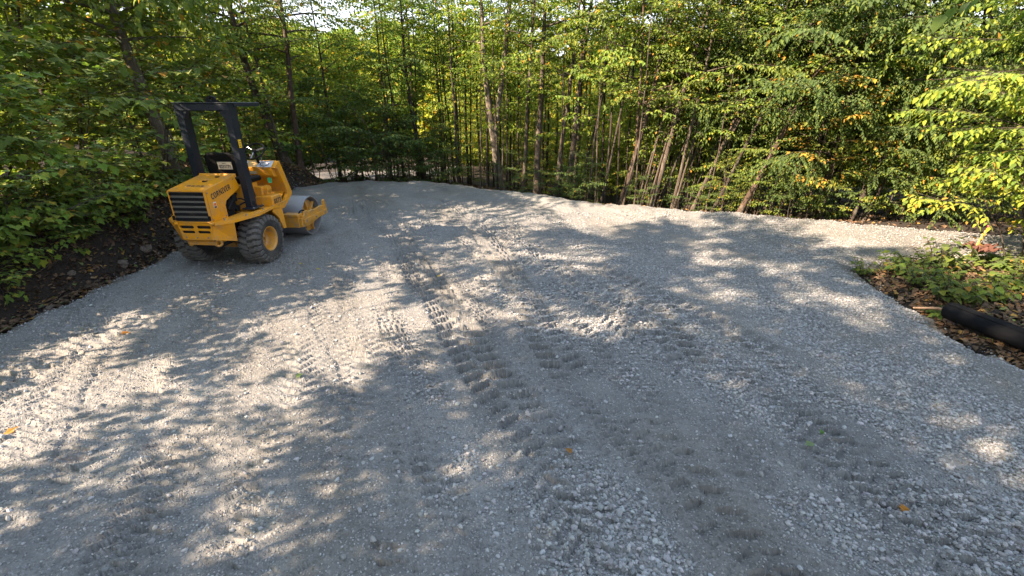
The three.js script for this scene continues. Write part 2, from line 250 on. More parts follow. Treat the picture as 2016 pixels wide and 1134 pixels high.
// loose stones
{
  const r = rng(5), shapes = [];
  for (let k = 0; k < 5; k++) {
    const g = new THREE.IcosahedronGeometry(0.5, 0), p = g.attributes.position, key = {}, s = [1, 0.55 + 0.2 * r(), 0.68 + 0.2 * r()];
    for (let i = 0; i < p.count; i++) { const q = [p.getX(i), p.getY(i), p.getZ(i)].map((x) => x.toFixed(3)).join(); key[q] ??= 0.72 + 0.5 * r(); p.setXYZ(i, p.getX(i) * key[q] * s[0], p.getY(i) * key[q] * s[1], p.getZ(i) * key[q] * s[2]); }
    g.deleteAttribute('normal'); g.deleteAttribute('uv'); shapes.push(g);
  }
  const lists = shapes.map(() => []);
  const add = (X, Z, R, sink) => lists[Math.floor(r() * 5)].push([X, gravelU(X, Z, true)[0] + R * sink, Z, R, r() * 6.283, (r() - 0.5) * 0.9, (r() - 0.5) * 0.9, r()]);
  const scatter = (z0, z1, per, gate, sizeFn, sink) => {
    const x1 = Math.min(5.4, z1 * 1.02 + 1.1), n = Math.round((z1 - z0) * 2 * x1 * per);
    for (let k = 0; k < n; k++) {
      const X = (r() * 2 - 1) * x1, Z = z0 + r() * (z1 - z0), c = coarse(X, Z) * (0.6 + 0.4 * sst(-2.0, -0.6, X)); if (r() > gate(c) || Math.abs(X) > 1.12 * (Z * 0.926 + 0.84) * 1.03 + 0.1) continue;
      if (lotDist(X, Z) < 0.02) continue; add(X, Z, sizeFn(c), sink);
    }
  };
  const size = (lo, hi, pw) => () => lo + (hi - lo) * Math.pow(r(), pw);
  for (const [a, b, k] of [[1.45, 2.4, 1], [2.4, 3.6, 1], [3.6, 5.2, 0.8], [5.2, 7.2, 0.5], [7.2, 9.6, 0.3]]) {
    scatter(a, b, 5200 * k, (c) => sst(0.30, 0.8, c), size(0.011, 0.036, 2.4), 0.16);
    scatter(a, b, 4200 * k, (c) => 0.30 + 0.70 * sst(0.15, 0.6, c), size(0.0065, 0.017, 1.5), 0.12);
    if (b < 3) scatter(a, b, 420, (c) => sst(0.35, 0.8, c), size(0.026, 0.052, 1.6), 0.12);
    scatter(a, b, 170 * k, (c) => 0.3 + 0.7 * c, size(0.016, 0.050, 2.8), 0.05);
  }
  for (let k = 0; k < 16000; k++) { const X = 4 + 6.5 * r(), Z = 6.3 + 3.6 * r(); if (lotDist(X, Z) < 0.05) continue; add(X, Z, 0.012 + 0.022 * r() * r(), 0.15); }
  for (let k = 0, made = 0; k < 60000 && made < 13000; k++) {      // spilled along the ragged edges
    const Z = 1.4 + r() * 12.6, X = -6.4 + r() * 15, d = lotDist(X, Z) + edgeNoise(X, Z); if (d > 0.25 || d < -0.1 - 0.35 * r() * r()) continue;
    const R = 0.010 + 0.035 * r() * r(); lists[Math.floor(r() * 5)].push([X, Math.max(gravelU(X, Z, true)[0], terrain(X, Z)) + R * 0.12, Z, R, r() * 6.283, (r() - 0.5) * 0.9, (r() - 0.5) * 0.9, r()]); made++;
  }
  const g = tag(thing('gravel_stones'), 'loose grey crushed stones lying all over the gravel', 'gravel', null, 'stuff');
  const mat = M.stone = new THREE.MeshStandardMaterial({ color: 0xffffff, roughness: 0.92 }), mx = new THREE.Matrix4(), q = new THREE.Quaternion(), e = new THREE.Euler(), c = new THREE.Color();
  lists.forEach((L, k) => {
    const im = new THREE.InstancedMesh(shapes[k], mat, L.length); im.name = 'stones'; im.castShadow = im.receiveShadow = true; im.userData.kind = 'stuff';
    L.forEach(([X, u, Z, R, a, b, d, t], i) => { mx.compose(V(X, u, -Z), q.setFromEuler(e.set(b, a, d)), V(R, R, R)); im.setMatrixAt(i, mx); const v = 0.13 + 0.20 * t; im.setColorAt(i, c.setRGB(v * (0.98 + 0.05 * Math.sin(t * 91)), v * 0.985, v * (0.97 + 0.04 * Math.cos(t * 57)))); });
    g.add(im);
  });
  console.log('stones', lists.reduce((a, b) => a + b.length, 0));
}

// ---------------------------------------------------------------- vegetation builders
{
  const a = tileNoise(12, 51), b = tileNoise(64, 52), c = tileNoise(256, 53);
  const h = (u, v) => 0.45 * b(u, v * 0.25) + 0.35 * c(u, v * 0.35) + 0.2 * a(u, v);
  const mk = (r, g, bl, spot) => dataTex(512, 512, (u, v) => { const k = 0.55 + 0.9 * (h(u, v) - 0.25), s = spot * sst(0.62, 0.75, a(u + 0.3, v)); return [toS(lerp(r * k, 0.34, s)), toS(lerp(g * k, 0.34, s)), toS(lerp(bl * k, 0.29, s))]; }, true);
  const bump = dataTex(512, 512, (u, v) => { const q = 255 * h(u, v); return [q, q, q]; });
  const bark = (m) => new THREE.MeshStandardMaterial({ map: m, bumpMap: bump, bumpScale: 0.02, roughness: 0.95 });
  M.bark = bark(mk(0.092, 0.069, 0.050, 0.12)); M.darkBark = bark(mk(0.055, 0.041, 0.030, 0.1)); M.paleBark = bark(mk(0.15, 0.12, 0.09, 0.35)); M.redBark = bark(mk(0.088, 0.056, 0.038, 0.1));
}
const leafMat = (rough, trans) => new THREE.MeshPhysicalMaterial({ color: 0xffffff, vertexColors: true, roughness: rough, transmission: trans, thickness: 0, side: THREE.DoubleSide, specularIntensity: 0.35, clearcoat: 0.05, clearcoatRoughness: 0.4 });
M.leaf = leafMat(0.9, 0.6);
// palettes: linear base colours, [share, r, g, b]
const PAL = {
  green: [[0.48, 0.082, 0.126, 0.015], [0.32, 0.125, 0.168, 0.017], [0.17, 0.185, 0.21, 0.02], [0.03, 0.36, 0.19, 0.02]],
  dark: [[0.60, 0.052, 0.092, 0.018], [0.33, 0.078, 0.120, 0.018], [0.06, 0.14, 0.17, 0.02], [0.01, 0.33, 0.18, 0.02]],
  yellow: [[0.40, 0.19, 0.225, 0.018], [0.35, 0.24, 0.255, 0.02], [0.19, 0.12, 0.18, 0.02], [0.06, 0.38, 0.23, 0.02]],
  fresh: [[0.45, 0.105, 0.175, 0.018], [0.35, 0.15, 0.21, 0.02], [0.16, 0.21, 0.23, 0.02], [0.04, 0.32, 0.21, 0.02]],
  lemon: [[0.36, 0.15, 0.205, 0.018], [0.30, 0.20, 0.24, 0.02], [0.32, 0.09, 0.15, 0.018], [0.02, 0.34, 0.21, 0.02]],
  autumn: [[0.4, 0.36, 0.20, 0.02], [0.3, 0.28, 0.22, 0.02], [0.3, 0.14, 0.15, 0.02]],
};
class Leaves {
  constructor() { this.p = new Float32Array(1 << 16); this.c = new Float32Array(1 << 16); this.i = new Uint32Array(1 << 16); this.n = 0; this.k = 0; }
  room(v, t) {
    if ((this.n + v) * 3 > this.p.length) { const p = new Float32Array(this.p.length * 2), c = new Float32Array(this.p.length * 2); p.set(this.p); c.set(this.c); this.p = p; this.c = c; }
    if (this.k + t * 3 > this.i.length) { const i = new Uint32Array(this.i.length * 2); i.set(this.i); this.i = i; }
  }
  // P foot, D direction of the midrib, N up side, length, width, colour, kind
  add(P, D, N, L, W, col, kind, curl = 0.12) {
    const sx = D[1] * N[2] - D[2] * N[1], sy = D[2] * N[0] - D[0] * N[2], sz = D[0] * N[1] - D[1] * N[0];
    const at = (l, s, h) => { const o = this.n * 3; this.p[o] = P[0] + D[0] * l + sx * s + N[0] * h; this.p[o + 1] = P[1] + D[1] * l + sy * s + N[1] * h; this.p[o + 2] = P[2] + D[2] * l + sz * s + N[2] * h; this.c[o] = col[0]; this.c[o + 1] = col[1]; this.c[o + 2] = col[2]; return this.n++; };
    const tri = (a, b, c) => { this.i[this.k++] = a; this.i[this.k++] = b; this.i[this.k++] = c; };
    this.room(16, 14); const w = W / 2, f = w * 0.35;
    if (kind === 0) { const a = at(0, 0, 0), l = at(L * 0.45, -w, f), t = at(L, 0, -curl * L), r = at(L * 0.45, w, f); tri(a, t, l); tri(a, r, t); }
    else if (kind === 1) {
      const a = at(0, 0, 0), l1 = at(L * 0.3, -w, f), l2 = at(L * 0.68, -w * 0.72, f * 0.6 - curl * L * 0.4), t = at(L, 0, -curl * L), r2 = at(L * 0.68, w * 0.72, f * 0.6 - curl * L * 0.4), r1 = at(L * 0.3, w, f), m = at(L * 0.5, 0, -curl * L * 0.15);
      tri(a, m, l1); tri(l1, m, l2); tri(l2, m, t); tri(t, m, r2); tri(r2, m, r1); tri(r1, m, a);
    } else {                                              // five-lobed maple
      const q = [[0.06, -0.12], [0.02, -0.62], [0.22, -0.5], [0.52, -0.98], [0.56, -0.52], [0.66, -0.42], [1.0, 0], [0.66, 0.42], [0.56, 0.52], [0.52, 0.98], [0.22, 0.5], [0.02, 0.62], [0.06, 0.12]];
      const c = at(L * 0.2, 0, 0), v = q.map(([l, s]) => at(L * l, w * s, -curl * L * (l * l) + f * 0.5 * Math.abs(s)));
      for (let k = 0; k < v.length - 1; k++) tri(c, v[k + 1], v[k]);
    }
  }
  build() { return geoOf(this.p.slice(0, this.n * 3), this.i.slice(0, this.k), null, this.c.slice(0, this.n * 3)); }
}
function pick(pal, r) { let t = r(); for (const q of pal) { if ((t -= q[0]) <= 0) return [q[1], q[2], q[3]]; } return [pal[0][1], pal[0][2], pal[0][3]]; }
const norm = (a) => { const l = Math.hypot(a[0], a[1], a[2]) || 1; return [a[0] / l, a[1] / l, a[2] / l]; };
class Wood {
  constructor() { this.p = []; this.n = []; this.u = []; this.i = []; }
  tube(pts, rad, sides, rough = 0, seed = 0) {
    const base = this.p.length / 3; let v = 0, up = [0.13, 0.02, 1];
    for (let k = 0; k < pts.length; k++) {
      const a = pts[Math.max(0, k - 1)], b = pts[Math.min(pts.length - 1, k + 1)], d = norm([b[0] - a[0], b[1] - a[1], b[2] - a[2]]);
      if (k) v += Math.hypot(pts[k][0] - pts[k - 1][0], pts[k][1] - pts[k - 1][1], pts[k][2] - pts[k - 1][2]);
      let x = norm([d[1] * up[2] - d[2] * up[1], d[2] * up[0] - d[0] * up[2], d[0] * up[1] - d[1] * up[0]]); const y = [d[1] * x[2] - d[2] * x[1], d[2] * x[0] - d[0] * x[2], d[0] * x[1] - d[1] * x[0]];
      for (let s = 0; s <= sides; s++) {
        const t = s / sides * 2 * Math.PI, c = Math.cos(t), w = Math.sin(t), nn = [x[0] * c + y[0] * w, x[1] * c + y[1] * w, x[2] * c + y[2] * w], R = rad[k] * (1 + rough * n2(c * 1.3 + seed, w * 1.3 + v * 1.1, seed));
        this.p.push(pts[k][0] + nn[0] * R, pts[k][1] + nn[1] * R, pts[k][2] + nn[2] * R); this.n.push(...nn); this.u.push(s / sides * Math.max(0.25, Math.round(rad[0] * 12) / 2), v * 0.9);
      }
      if (k) for (let s = 0; s < sides; s++) { const a0 = base + (k - 1) * (sides + 1) + s, c0 = a0 + sides + 1; this.i.push(a0, a0 + 1, c0, a0 + 1, c0 + 1, c0); }
    }
    return this;
  }
  build() { return geoOf(this.p, this.i, this.u, null, this.n); }
}
// leafy spray along a twig
function spray(LV, r, A, D, len, o) {
  const n = Math.max(2, Math.round(len / o.gap)); let p = A.slice(), d = D.slice();
  for (let k = 0; k < n; k++) {
    d = norm([d[0] + (r() - 0.5) * 0.25, d[1] - 0.05 + (r() - 0.5) * 0.2, d[2] + (r() - 0.5) * 0.25]);
    p = [p[0] + d[0] * o.gap, p[1] + d[1] * o.gap, p[2] + d[2] * o.gap];
    if (r() > (o.keep ?? 1)) continue;
    const s = k % 2 ? 1 : -1, ang = s * (0.7 + 0.5 * r()), ca = Math.cos(ang), sa = Math.sin(ang);
    const dir = norm([d[0] * ca - d[2] * sa, d[1] - 0.15 - 0.45 * r(), d[0] * sa + d[2] * ca]);
    let nn = [(r() - 0.5) * o.tilt, 1, (r() - 0.5) * o.tilt]; const dt = dir[0] * nn[0] + dir[1] * nn[1] + dir[2] * nn[2]; nn = norm([nn[0] - dir[0] * dt, nn[1] - dir[1] * dt, nn[2] - dir[2] * dt]);
    const L = o.leaf * (0.65 + 0.6 * r()), c = pick(PAL[o.pal], r), b = 1.15 + 0.65 * r();
    LV.add([p[0], p[1] - 0.01, p[2]], dir, nn, L, L * o.wide, [c[0] * b, c[1] * b, c[2] * b], o.kind, 0.05 + 0.25 * r());
  }
}
/* a tree or shrub standing on its own origin: o = { seed, h, r0, lean:[x,z], bend:[x,z], from, to, reach, boughs, rise, sparse, leaf, wide, gap, kind, pal, tilt, twig, forks:[{at, dir:[x,y,z], len}] } */
function grow(o) {
  const r = rng(o.seed * 7919 + 11), W = new Wood(), LV = new Leaves(), seg = o.seg ?? 14;
  o = { lean: [0, 0], bend: [0, 0], from: 1, to: o.h, reach: 1.6, boughs: 26, rise: 0.35, leaf: 0.1, wide: 0.62, gap: 0.06, kind: 0, pal: 'green', tilt: 0.7, twig: 0.11, keep: 1, wob: 0.05, ...o };
  const stem = (h0, base, lean, bend, H, r0, flare) => {
    const pts = [], rad = [], ph = r() * 20;
    for (let k = 0; k <= seg; k++) { const t = k / seg, y = H * t; pts.push([base[0] + lean[0] * y + bend[0] * Math.sin(Math.PI * t) + o.wob * n2(t * 4.1, ph, 1) * (t > 0 ? 1 : 0), base[1] + y, base[2] + lean[1] * y + bend[1] * Math.sin(Math.PI * t) + o.wob * n2(t * 4.1, ph, 2) * (t > 0 ? 1 : 0)]); rad.push(Math.max(0.006, r0 * (1 - 0.86 * t) * (1 + (flare ? 0.35 * Math.exp(-y / (r0 * 2.2)) : 0)))); }
    W.tube(pts, rad, r0 > 0.05 ? 9 : 6, 0.22, o.seed); return { pts, rad, H };
  };
  const stems = [stem(0, [0, -0.15, 0], o.lean, o.bend, o.h, o.r0, true)];
  const on = (s, t) => { const f = clamp(t, 0, 1) * seg, k = Math.min(seg - 1, Math.floor(f)), q = f - k; return [[0, 1, 2].map((c) => lerp(s.pts[k][c], s.pts[k + 1][c], q)), lerp(s.rad[k], s.rad[k + 1], q)]; };
  for (const f of o.forks ?? []) { const [p, R] = on(stems[0], f.at / o.h); stems.push(stem(0, p, f.lean, f.bend ?? [0, 0], f.h, R * (f.thick ?? 0.8), false)); }
  for (let m = 1; m < (o.stems ?? 1); m++) { const a = r() * 6.283; stems.push(stem(0, [Math.cos(a) * 0.12 * m ** 0.5, -0.15, Math.sin(a) * 0.12 * m ** 0.5], [o.lean[0] + Math.cos(a) * (0.15 + 0.25 * r()), o.lean[1] + Math.sin(a) * (0.15 + 0.25 * r())], [0, 0], o.h * (0.6 + 0.4 * r()), o.r0 * (0.6 + 0.4 * r()), false)); }
  const per = o.boughs / stems.length; let az = r() * 6.283;
  stems.forEach((s, si) => {
    const y0 = si && (o.forks ?? []).length ? 0.15 * s.H : Math.max(0.02, o.from), y1 = si ? s.H : Math.min(s.H, o.to);
    for (let k = 0; k < per; k++) {
      const y = lerp(y0, y1, (k + r() * 0.9) / per), [P, R] = on(s, y / s.H); az += 2.4 + (r() - 0.5) * 0.9;
      const q = clamp((y - o.from) / (o.to - o.from), 0, 1); let L = o.reach * (0.35 + 0.75 * Math.sin(Math.PI * clamp(0.12 + 0.8 * q, 0, 1))) * (0.65 + 0.6 * r()), A = az;
      if (o.side) { const want = Math.atan2(o.side[1], o.side[0]), dd = Math.atan2(Math.sin(A - want), Math.cos(A - want)); L *= 0.55 + 0.75 * Math.max(0, Math.cos(dd)); }
      const e = o.rise * (0.5 + r()) + 0.5 * q * q; let d = norm([Math.cos(A) * Math.cos(e), Math.sin(e), Math.sin(A) * Math.cos(e)]);
      const n = 6, pts = [P.slice()], rad = [Math.min(R * 0.6, 0.012 + L * 0.011)];
      for (let j = 1; j <= n; j++) { d = norm([d[0] + (r() - 0.5) * 0.22, d[1] - 0.06 + (r() - 0.5) * 0.16, d[2] + (r() - 0.5) * 0.22]); const l = L / n, b = pts[j - 1]; pts.push([b[0] + d[0] * l, b[1] + d[1] * l, b[2] + d[2] * l]); rad.push(Math.max(0.0025, rad[0] * (1 - j / n))); }
      W.tube(pts, rad, 4);
      const nt = Math.max(2, Math.round(L / o.twig));
      for (let j = 0; j < nt; j++) {
        const t = 0.18 + 0.82 * (j + r()) / nt; if (t > 1) continue; const f = t * n, a = Math.min(n - 1, Math.floor(f)), w = f - a, B = [0, 1, 2].map((c) => lerp(pts[a][c], pts[a + 1][c], w)), dd = norm([0, 1, 2].map((c) => pts[a + 1][c] - pts[a][c])), sg = j % 2 ? 1 : -1, an = sg * (0.5 + 0.6 * r()), ca = Math.cos(an), sa = Math.sin(an);
        const D = norm([dd[0] * ca - dd[2] * sa, dd[1] + (r() - 0.45) * 0.5, dd[0] * sa + dd[2] * ca]), tl = (0.18 + L * (0.42 - 0.30 * t)) * (0.6 + 0.7 * r());
        if (o.twigs) W.tube([B, [B[0] + D[0] * tl * 0.9, B[1] + D[1] * tl * 0.9 - 0.02, B[2] + D[2] * tl * 0.9]], [0.004, 0.0015], 3);
        spray(LV, r, B, D, tl, o);
      }
      spray(LV, r, pts[n - 1], d, 0.3, o);
    }
  });
  return { trunk: W.build(), crown: LV.build(), tris: LV.k / 3 };
}
let leafTris = 0;
const SWAY = {};
function plant(name, label, category, geo, X, Z, turn, o = {}) {
  const t = thing(name, label, category, X, (o.u ?? terrain(X, Z)) - (o.sink ?? 0.02), -Z, turn, o.group);
  part(o.stemName ?? 'trunk', geo.trunk, o.bark ?? M.bark, t); part(o.crownName ?? 'crown', geo.crown, M.leaf, t); if (o.scale) t.scale.setScalar(o.scale); leafTris += geo.tris; return t;
}
function again(src, X, Z, turn, scale, label, group, u) {
  const t = src.clone(); top(t, src.name.replace(/_\d+$/, '')); t.position.set(X, u ?? terrain(X, Z) - 0.03, -Z); t.rotation.y = turn; t.scale.setScalar(scale); t.userData = { ...src.userData }; if (label) t.userData.label = label; if (group) t.userData.group = group; else delete t.userData.group; return t;
}
const SHADE = [[-7.6, -2.2, 0, 0.9, 0], [-10.6, -4.2, 1, 1.0, 1], [-8.2, -6, 0, 1.0, 2], [-12.2, -6.4, 1, 1.1, 3], [-3, -7.5, 1, 1, 5], [3, -8, 0, 1.0, 1.5]];

// ---------------------------------------------------------------- the trees behind the lot, each where it stands
const near = { leaf: 0.105, gap: 0.06, twig: 0.12 };
const TREES = [
  // name, label, X, Z, bark, builder options
  ['leaning_tree', 'stout leaning tree whose trunk curves left, behind the roller', -6.44, 13.6, M.bark, { h: 6.5, r0: 0.136, lean: [-0.10, 0.0], bend: [-0.42, 0], from: 2.6, boughs: 30, reach: 2.4 }],
  ['slim_tree', 'straight slim tree beside the leaning trunk behind the roller', -6.2, 13.75, M.redBark, { h: 6.8, r0: 0.100, lean: [0.06, 0.02], from: 2.9, boughs: 28, reach: 2.0 }],
  ['slim_tree', 'thin pole-like stem between the two trunks behind the roller', -6.42, 13.3, M.bark, { h: 7, r0: 0.044, lean: [-0.10, 0], from: 2.4, boughs: 18, reach: 1.3 }],
  ['slim_tree', 'thin dark sapling with bare lower stem left of the sky gap', -5.75, 15.6, M.darkBark, { h: 6.5, r0: 0.060, lean: [-0.02, 0.02], from: 3.4, boughs: 20, reach: 1.7 }],
  ['dark_tree', 'dark trunk with a broken side stub standing alone left of centre', -2.88, 15.5, M.darkBark, { h: 6.5, r0: 0.100, lean: [-0.06, 0], bend: [-0.15, 0], from: 3.6, boughs: 30, reach: 2.6, pal: 'dark', forks: [{ at: 3.5, lean: [-1.1, 0.1], h: 0.35, thick: 0.8 }] }],
  ['forked_tree', 'pale tree forking into two stems low down at picture centre', -0.31, 14, M.paleBark, { h: 6.6, r0: 0.132, lean: [-0.085, 0], bend: [-0.12, 0], from: 2.8, boughs: 34, reach: 2.1, forks: [{ at: 1.5, lean: [0.13, 0.03], h: 7.6, thick: 0.82 }] }],
  ['slim_tree', 'slim grey stem just right of the pale forked tree', 0.29, 13.6, M.bark, { h: 6.5, r0: 0.068, lean: [0.057, 0], from: 2.9, boughs: 22, reach: 1.6 }],
  ['rough_tree', 'thick upright rough-barked trunk second right of the forked tree', 0.71, 13.4, M.bark, { h: 6.8, r0: 0.112, lean: [0.023, 0.02], from: 2.6, boughs: 30, reach: 2.1 }],
  ['dark_tree', 'tall dark trunk leaning right, right of the picture centre', 1.52, 12.6, M.darkBark, { h: 6.8, r0: 0.096, lean: [0.082, 0], bend: [-0.06, 0], from: 2.6, boughs: 32, reach: 2.2 }],
  ['slim_tree', 'brown trunk leaning right just left of the tall dark one', 1.21, 13, M.bark, { h: 6.6, r0: 0.080, lean: [0.094, 0], from: 2.5, boughs: 26, reach: 1.8 }],
  ['pale_tree', 'sunlit pale trunk farther back between the dark leaning ones', 1.83, 19, M.paleBark, { h: 6.8, r0: 0.080, lean: [-0.02, 0], from: 3.6, boughs: 22, reach: 1.8, pal: 'fresh' }],
  ['slim_tree', 'very thin stem leaning far right beside the tall dark trunk', 1.79, 12.8, M.darkBark, { h: 6.5, r0: 0.034, lean: [0.19, 0], from: 2.0, boughs: 16, reach: 1.2 }],
  ['slim_tree', 'thin dark stem leaning right by a dip in the gravel edge', 2.3, 12, M.darkBark, { h: 7, r0: 0.036, lean: [0.14, 0], from: 1.8, boughs: 18, reach: 1.3 }],
  ['slim_tree', 'thin upright stem left of the second forked tree', 2.88, 12.5, M.darkBark, { h: 6.4, r0: 0.040, lean: [-0.04, 0], from: 2.0, boughs: 18, reach: 1.4 }],
  ['forked_tree', 'brown tree splitting in two at head height, right of centre', 2.79, 11.8, M.redBark, { h: 6.6, r0: 0.100, lean: [0.17, 0.02], bend: [0.05, 0], from: 2.0, boughs: 36, reach: 2.0, forks: [{ at: 1.55, lean: [-0.06, 0.05], h: 6, thick: 0.7 }] }],
  ['rough_tree', 'sturdy trunk leaning right amid the clustered stems', 3.46, 11.4, M.bark, { h: 6.5, r0: 0.096, lean: [0.165, 0], from: 1.9, boughs: 34, reach: 2.1 }],
  ['slim_tree', 'slender trunk just right of the sturdy leaning one', 3.86, 11, M.bark, { h: 6.6, r0: 0.068, lean: [0.10, 0], from: 1.8, boughs: 28, reach: 1.9 }],
  ['leaning_tree', 'bundle of several stems fanning strongly to the right', 4.22, 10.75, M.bark, { h: 6.4, r0: 0.068, lean: [0.34, 0], from: 1.6, boughs: 36, reach: 2.0, pal: 'dark', forks: [{ at: 1.3, lean: [0.28, 0.04], h: 5, thick: 0.8 }, { at: 1.7, lean: [0.46, 0.0], h: 4.5, thick: 0.7 }] }],
  ['slim_tree', 'thin dark stem crossing behind the fanning bundle', 4.26, 11.3, M.darkBark, { h: 7, r0: 0.040, lean: [0.33, 0], from: 2.0, boughs: 20, reach: 1.6, pal: 'dark' }],
  ['leaning_tree', 'dark trunk leaning right between the bundle and the reddish one', 4.49, 10.35, M.darkBark, { h: 6.4, r0: 0.060, lean: [0.36, 0], from: 1.4, boughs: 34, reach: 2.0, pal: 'dark' }],
  ['leaning_tree', 'reddish-brown trunk leaning right at the gravel edge', 4.98, 10.05, M.redBark, { h: 6.6, r0: 0.084, lean: [0.35, 0], from: 1.2, boughs: 44, reach: 2.2, pal: 'green' }],
  ['leaning_tree', 'short dark leaning trunk nearest the right-hand drive', 6.04, 10.3, M.darkBark, { h: 6.6, r0: 0.060, lean: [0.16, 0], from: 0.9, boughs: 46, reach: 2.3, pal: 'dark' }],
];
TREES.forEach(([name, label, X, Z, bark, o], i) => X > -3.5 && X < 6.2 && (o.boughs *= 0.42, o.from = Math.max(2.3, o.from + 0.6)),0);
TREES.forEach(([name, label, X, Z, bark, o], i) => plant(name, label, 'tree', grow({ seed: i + 1, ...near, leaf: 0.078 + 0.04 * ((i * 7) % 5) / 4, ...o, r0: o.r0 * (X > 2.5 ? 0.72 : 0.95) }), X, Z, 0, { bark }));

// dense small-leaved trees at the right
const BEECH = [
  ['dense small-leaved green tree directly behind the right-hand spur', 7.2, 10.6, { h: 6.6, r0: 0.080, from: 0.5, boughs: 62, reach: 2.6, pal: 'dark' }],
  ['tall shadowed small-leaved tree behind the right end of the lot', 9.3, 10.2, { h: 6.5, r0: 0.096, from: 0.4, boughs: 66, reach: 2.8, pal: 'dark' }],
  ['bushy tree with orange tinted branches low on its left', 6.6, 12.4, { h: 6.6, r0: 0.080, from: 0.6, boughs: 56, reach: 2.6, pal: 'dark' }],
  ['leafy dark tree at the far right beyond the drive', 11.6, 9.4, { h: 6.5, r0: 0.096, from: 0.3, boughs: 66, reach: 2.7, pal: 'dark' }],
  ['broad green tree in the second row right of the clustered stems', 5.4, 13.6, { h: 6.5, r0: 0.088, from: 1.0, boughs: 54, reach: 2.6, pal: 'green' }],
];
BEECH.forEach(([label, X, Z, o], i) => plant('beech_tree', label, 'tree', grow({ seed: 60 + i, leaf: 0.066, gap: 0.036, twig: 0.08, rise: 0.28, ...o }), X, Z, i, { bark: M.bark }));
plant('young_tree', 'small tree with amber autumn leaves among green ones', 'tree', grow({ seed: 90, h: 3.2, r0: 0.024, from: 0.9, boughs: 18, reach: 0.9, leaf: 0.09, gap: 0.06, pal: 'autumn' }), 6.35, 9.75, 0);

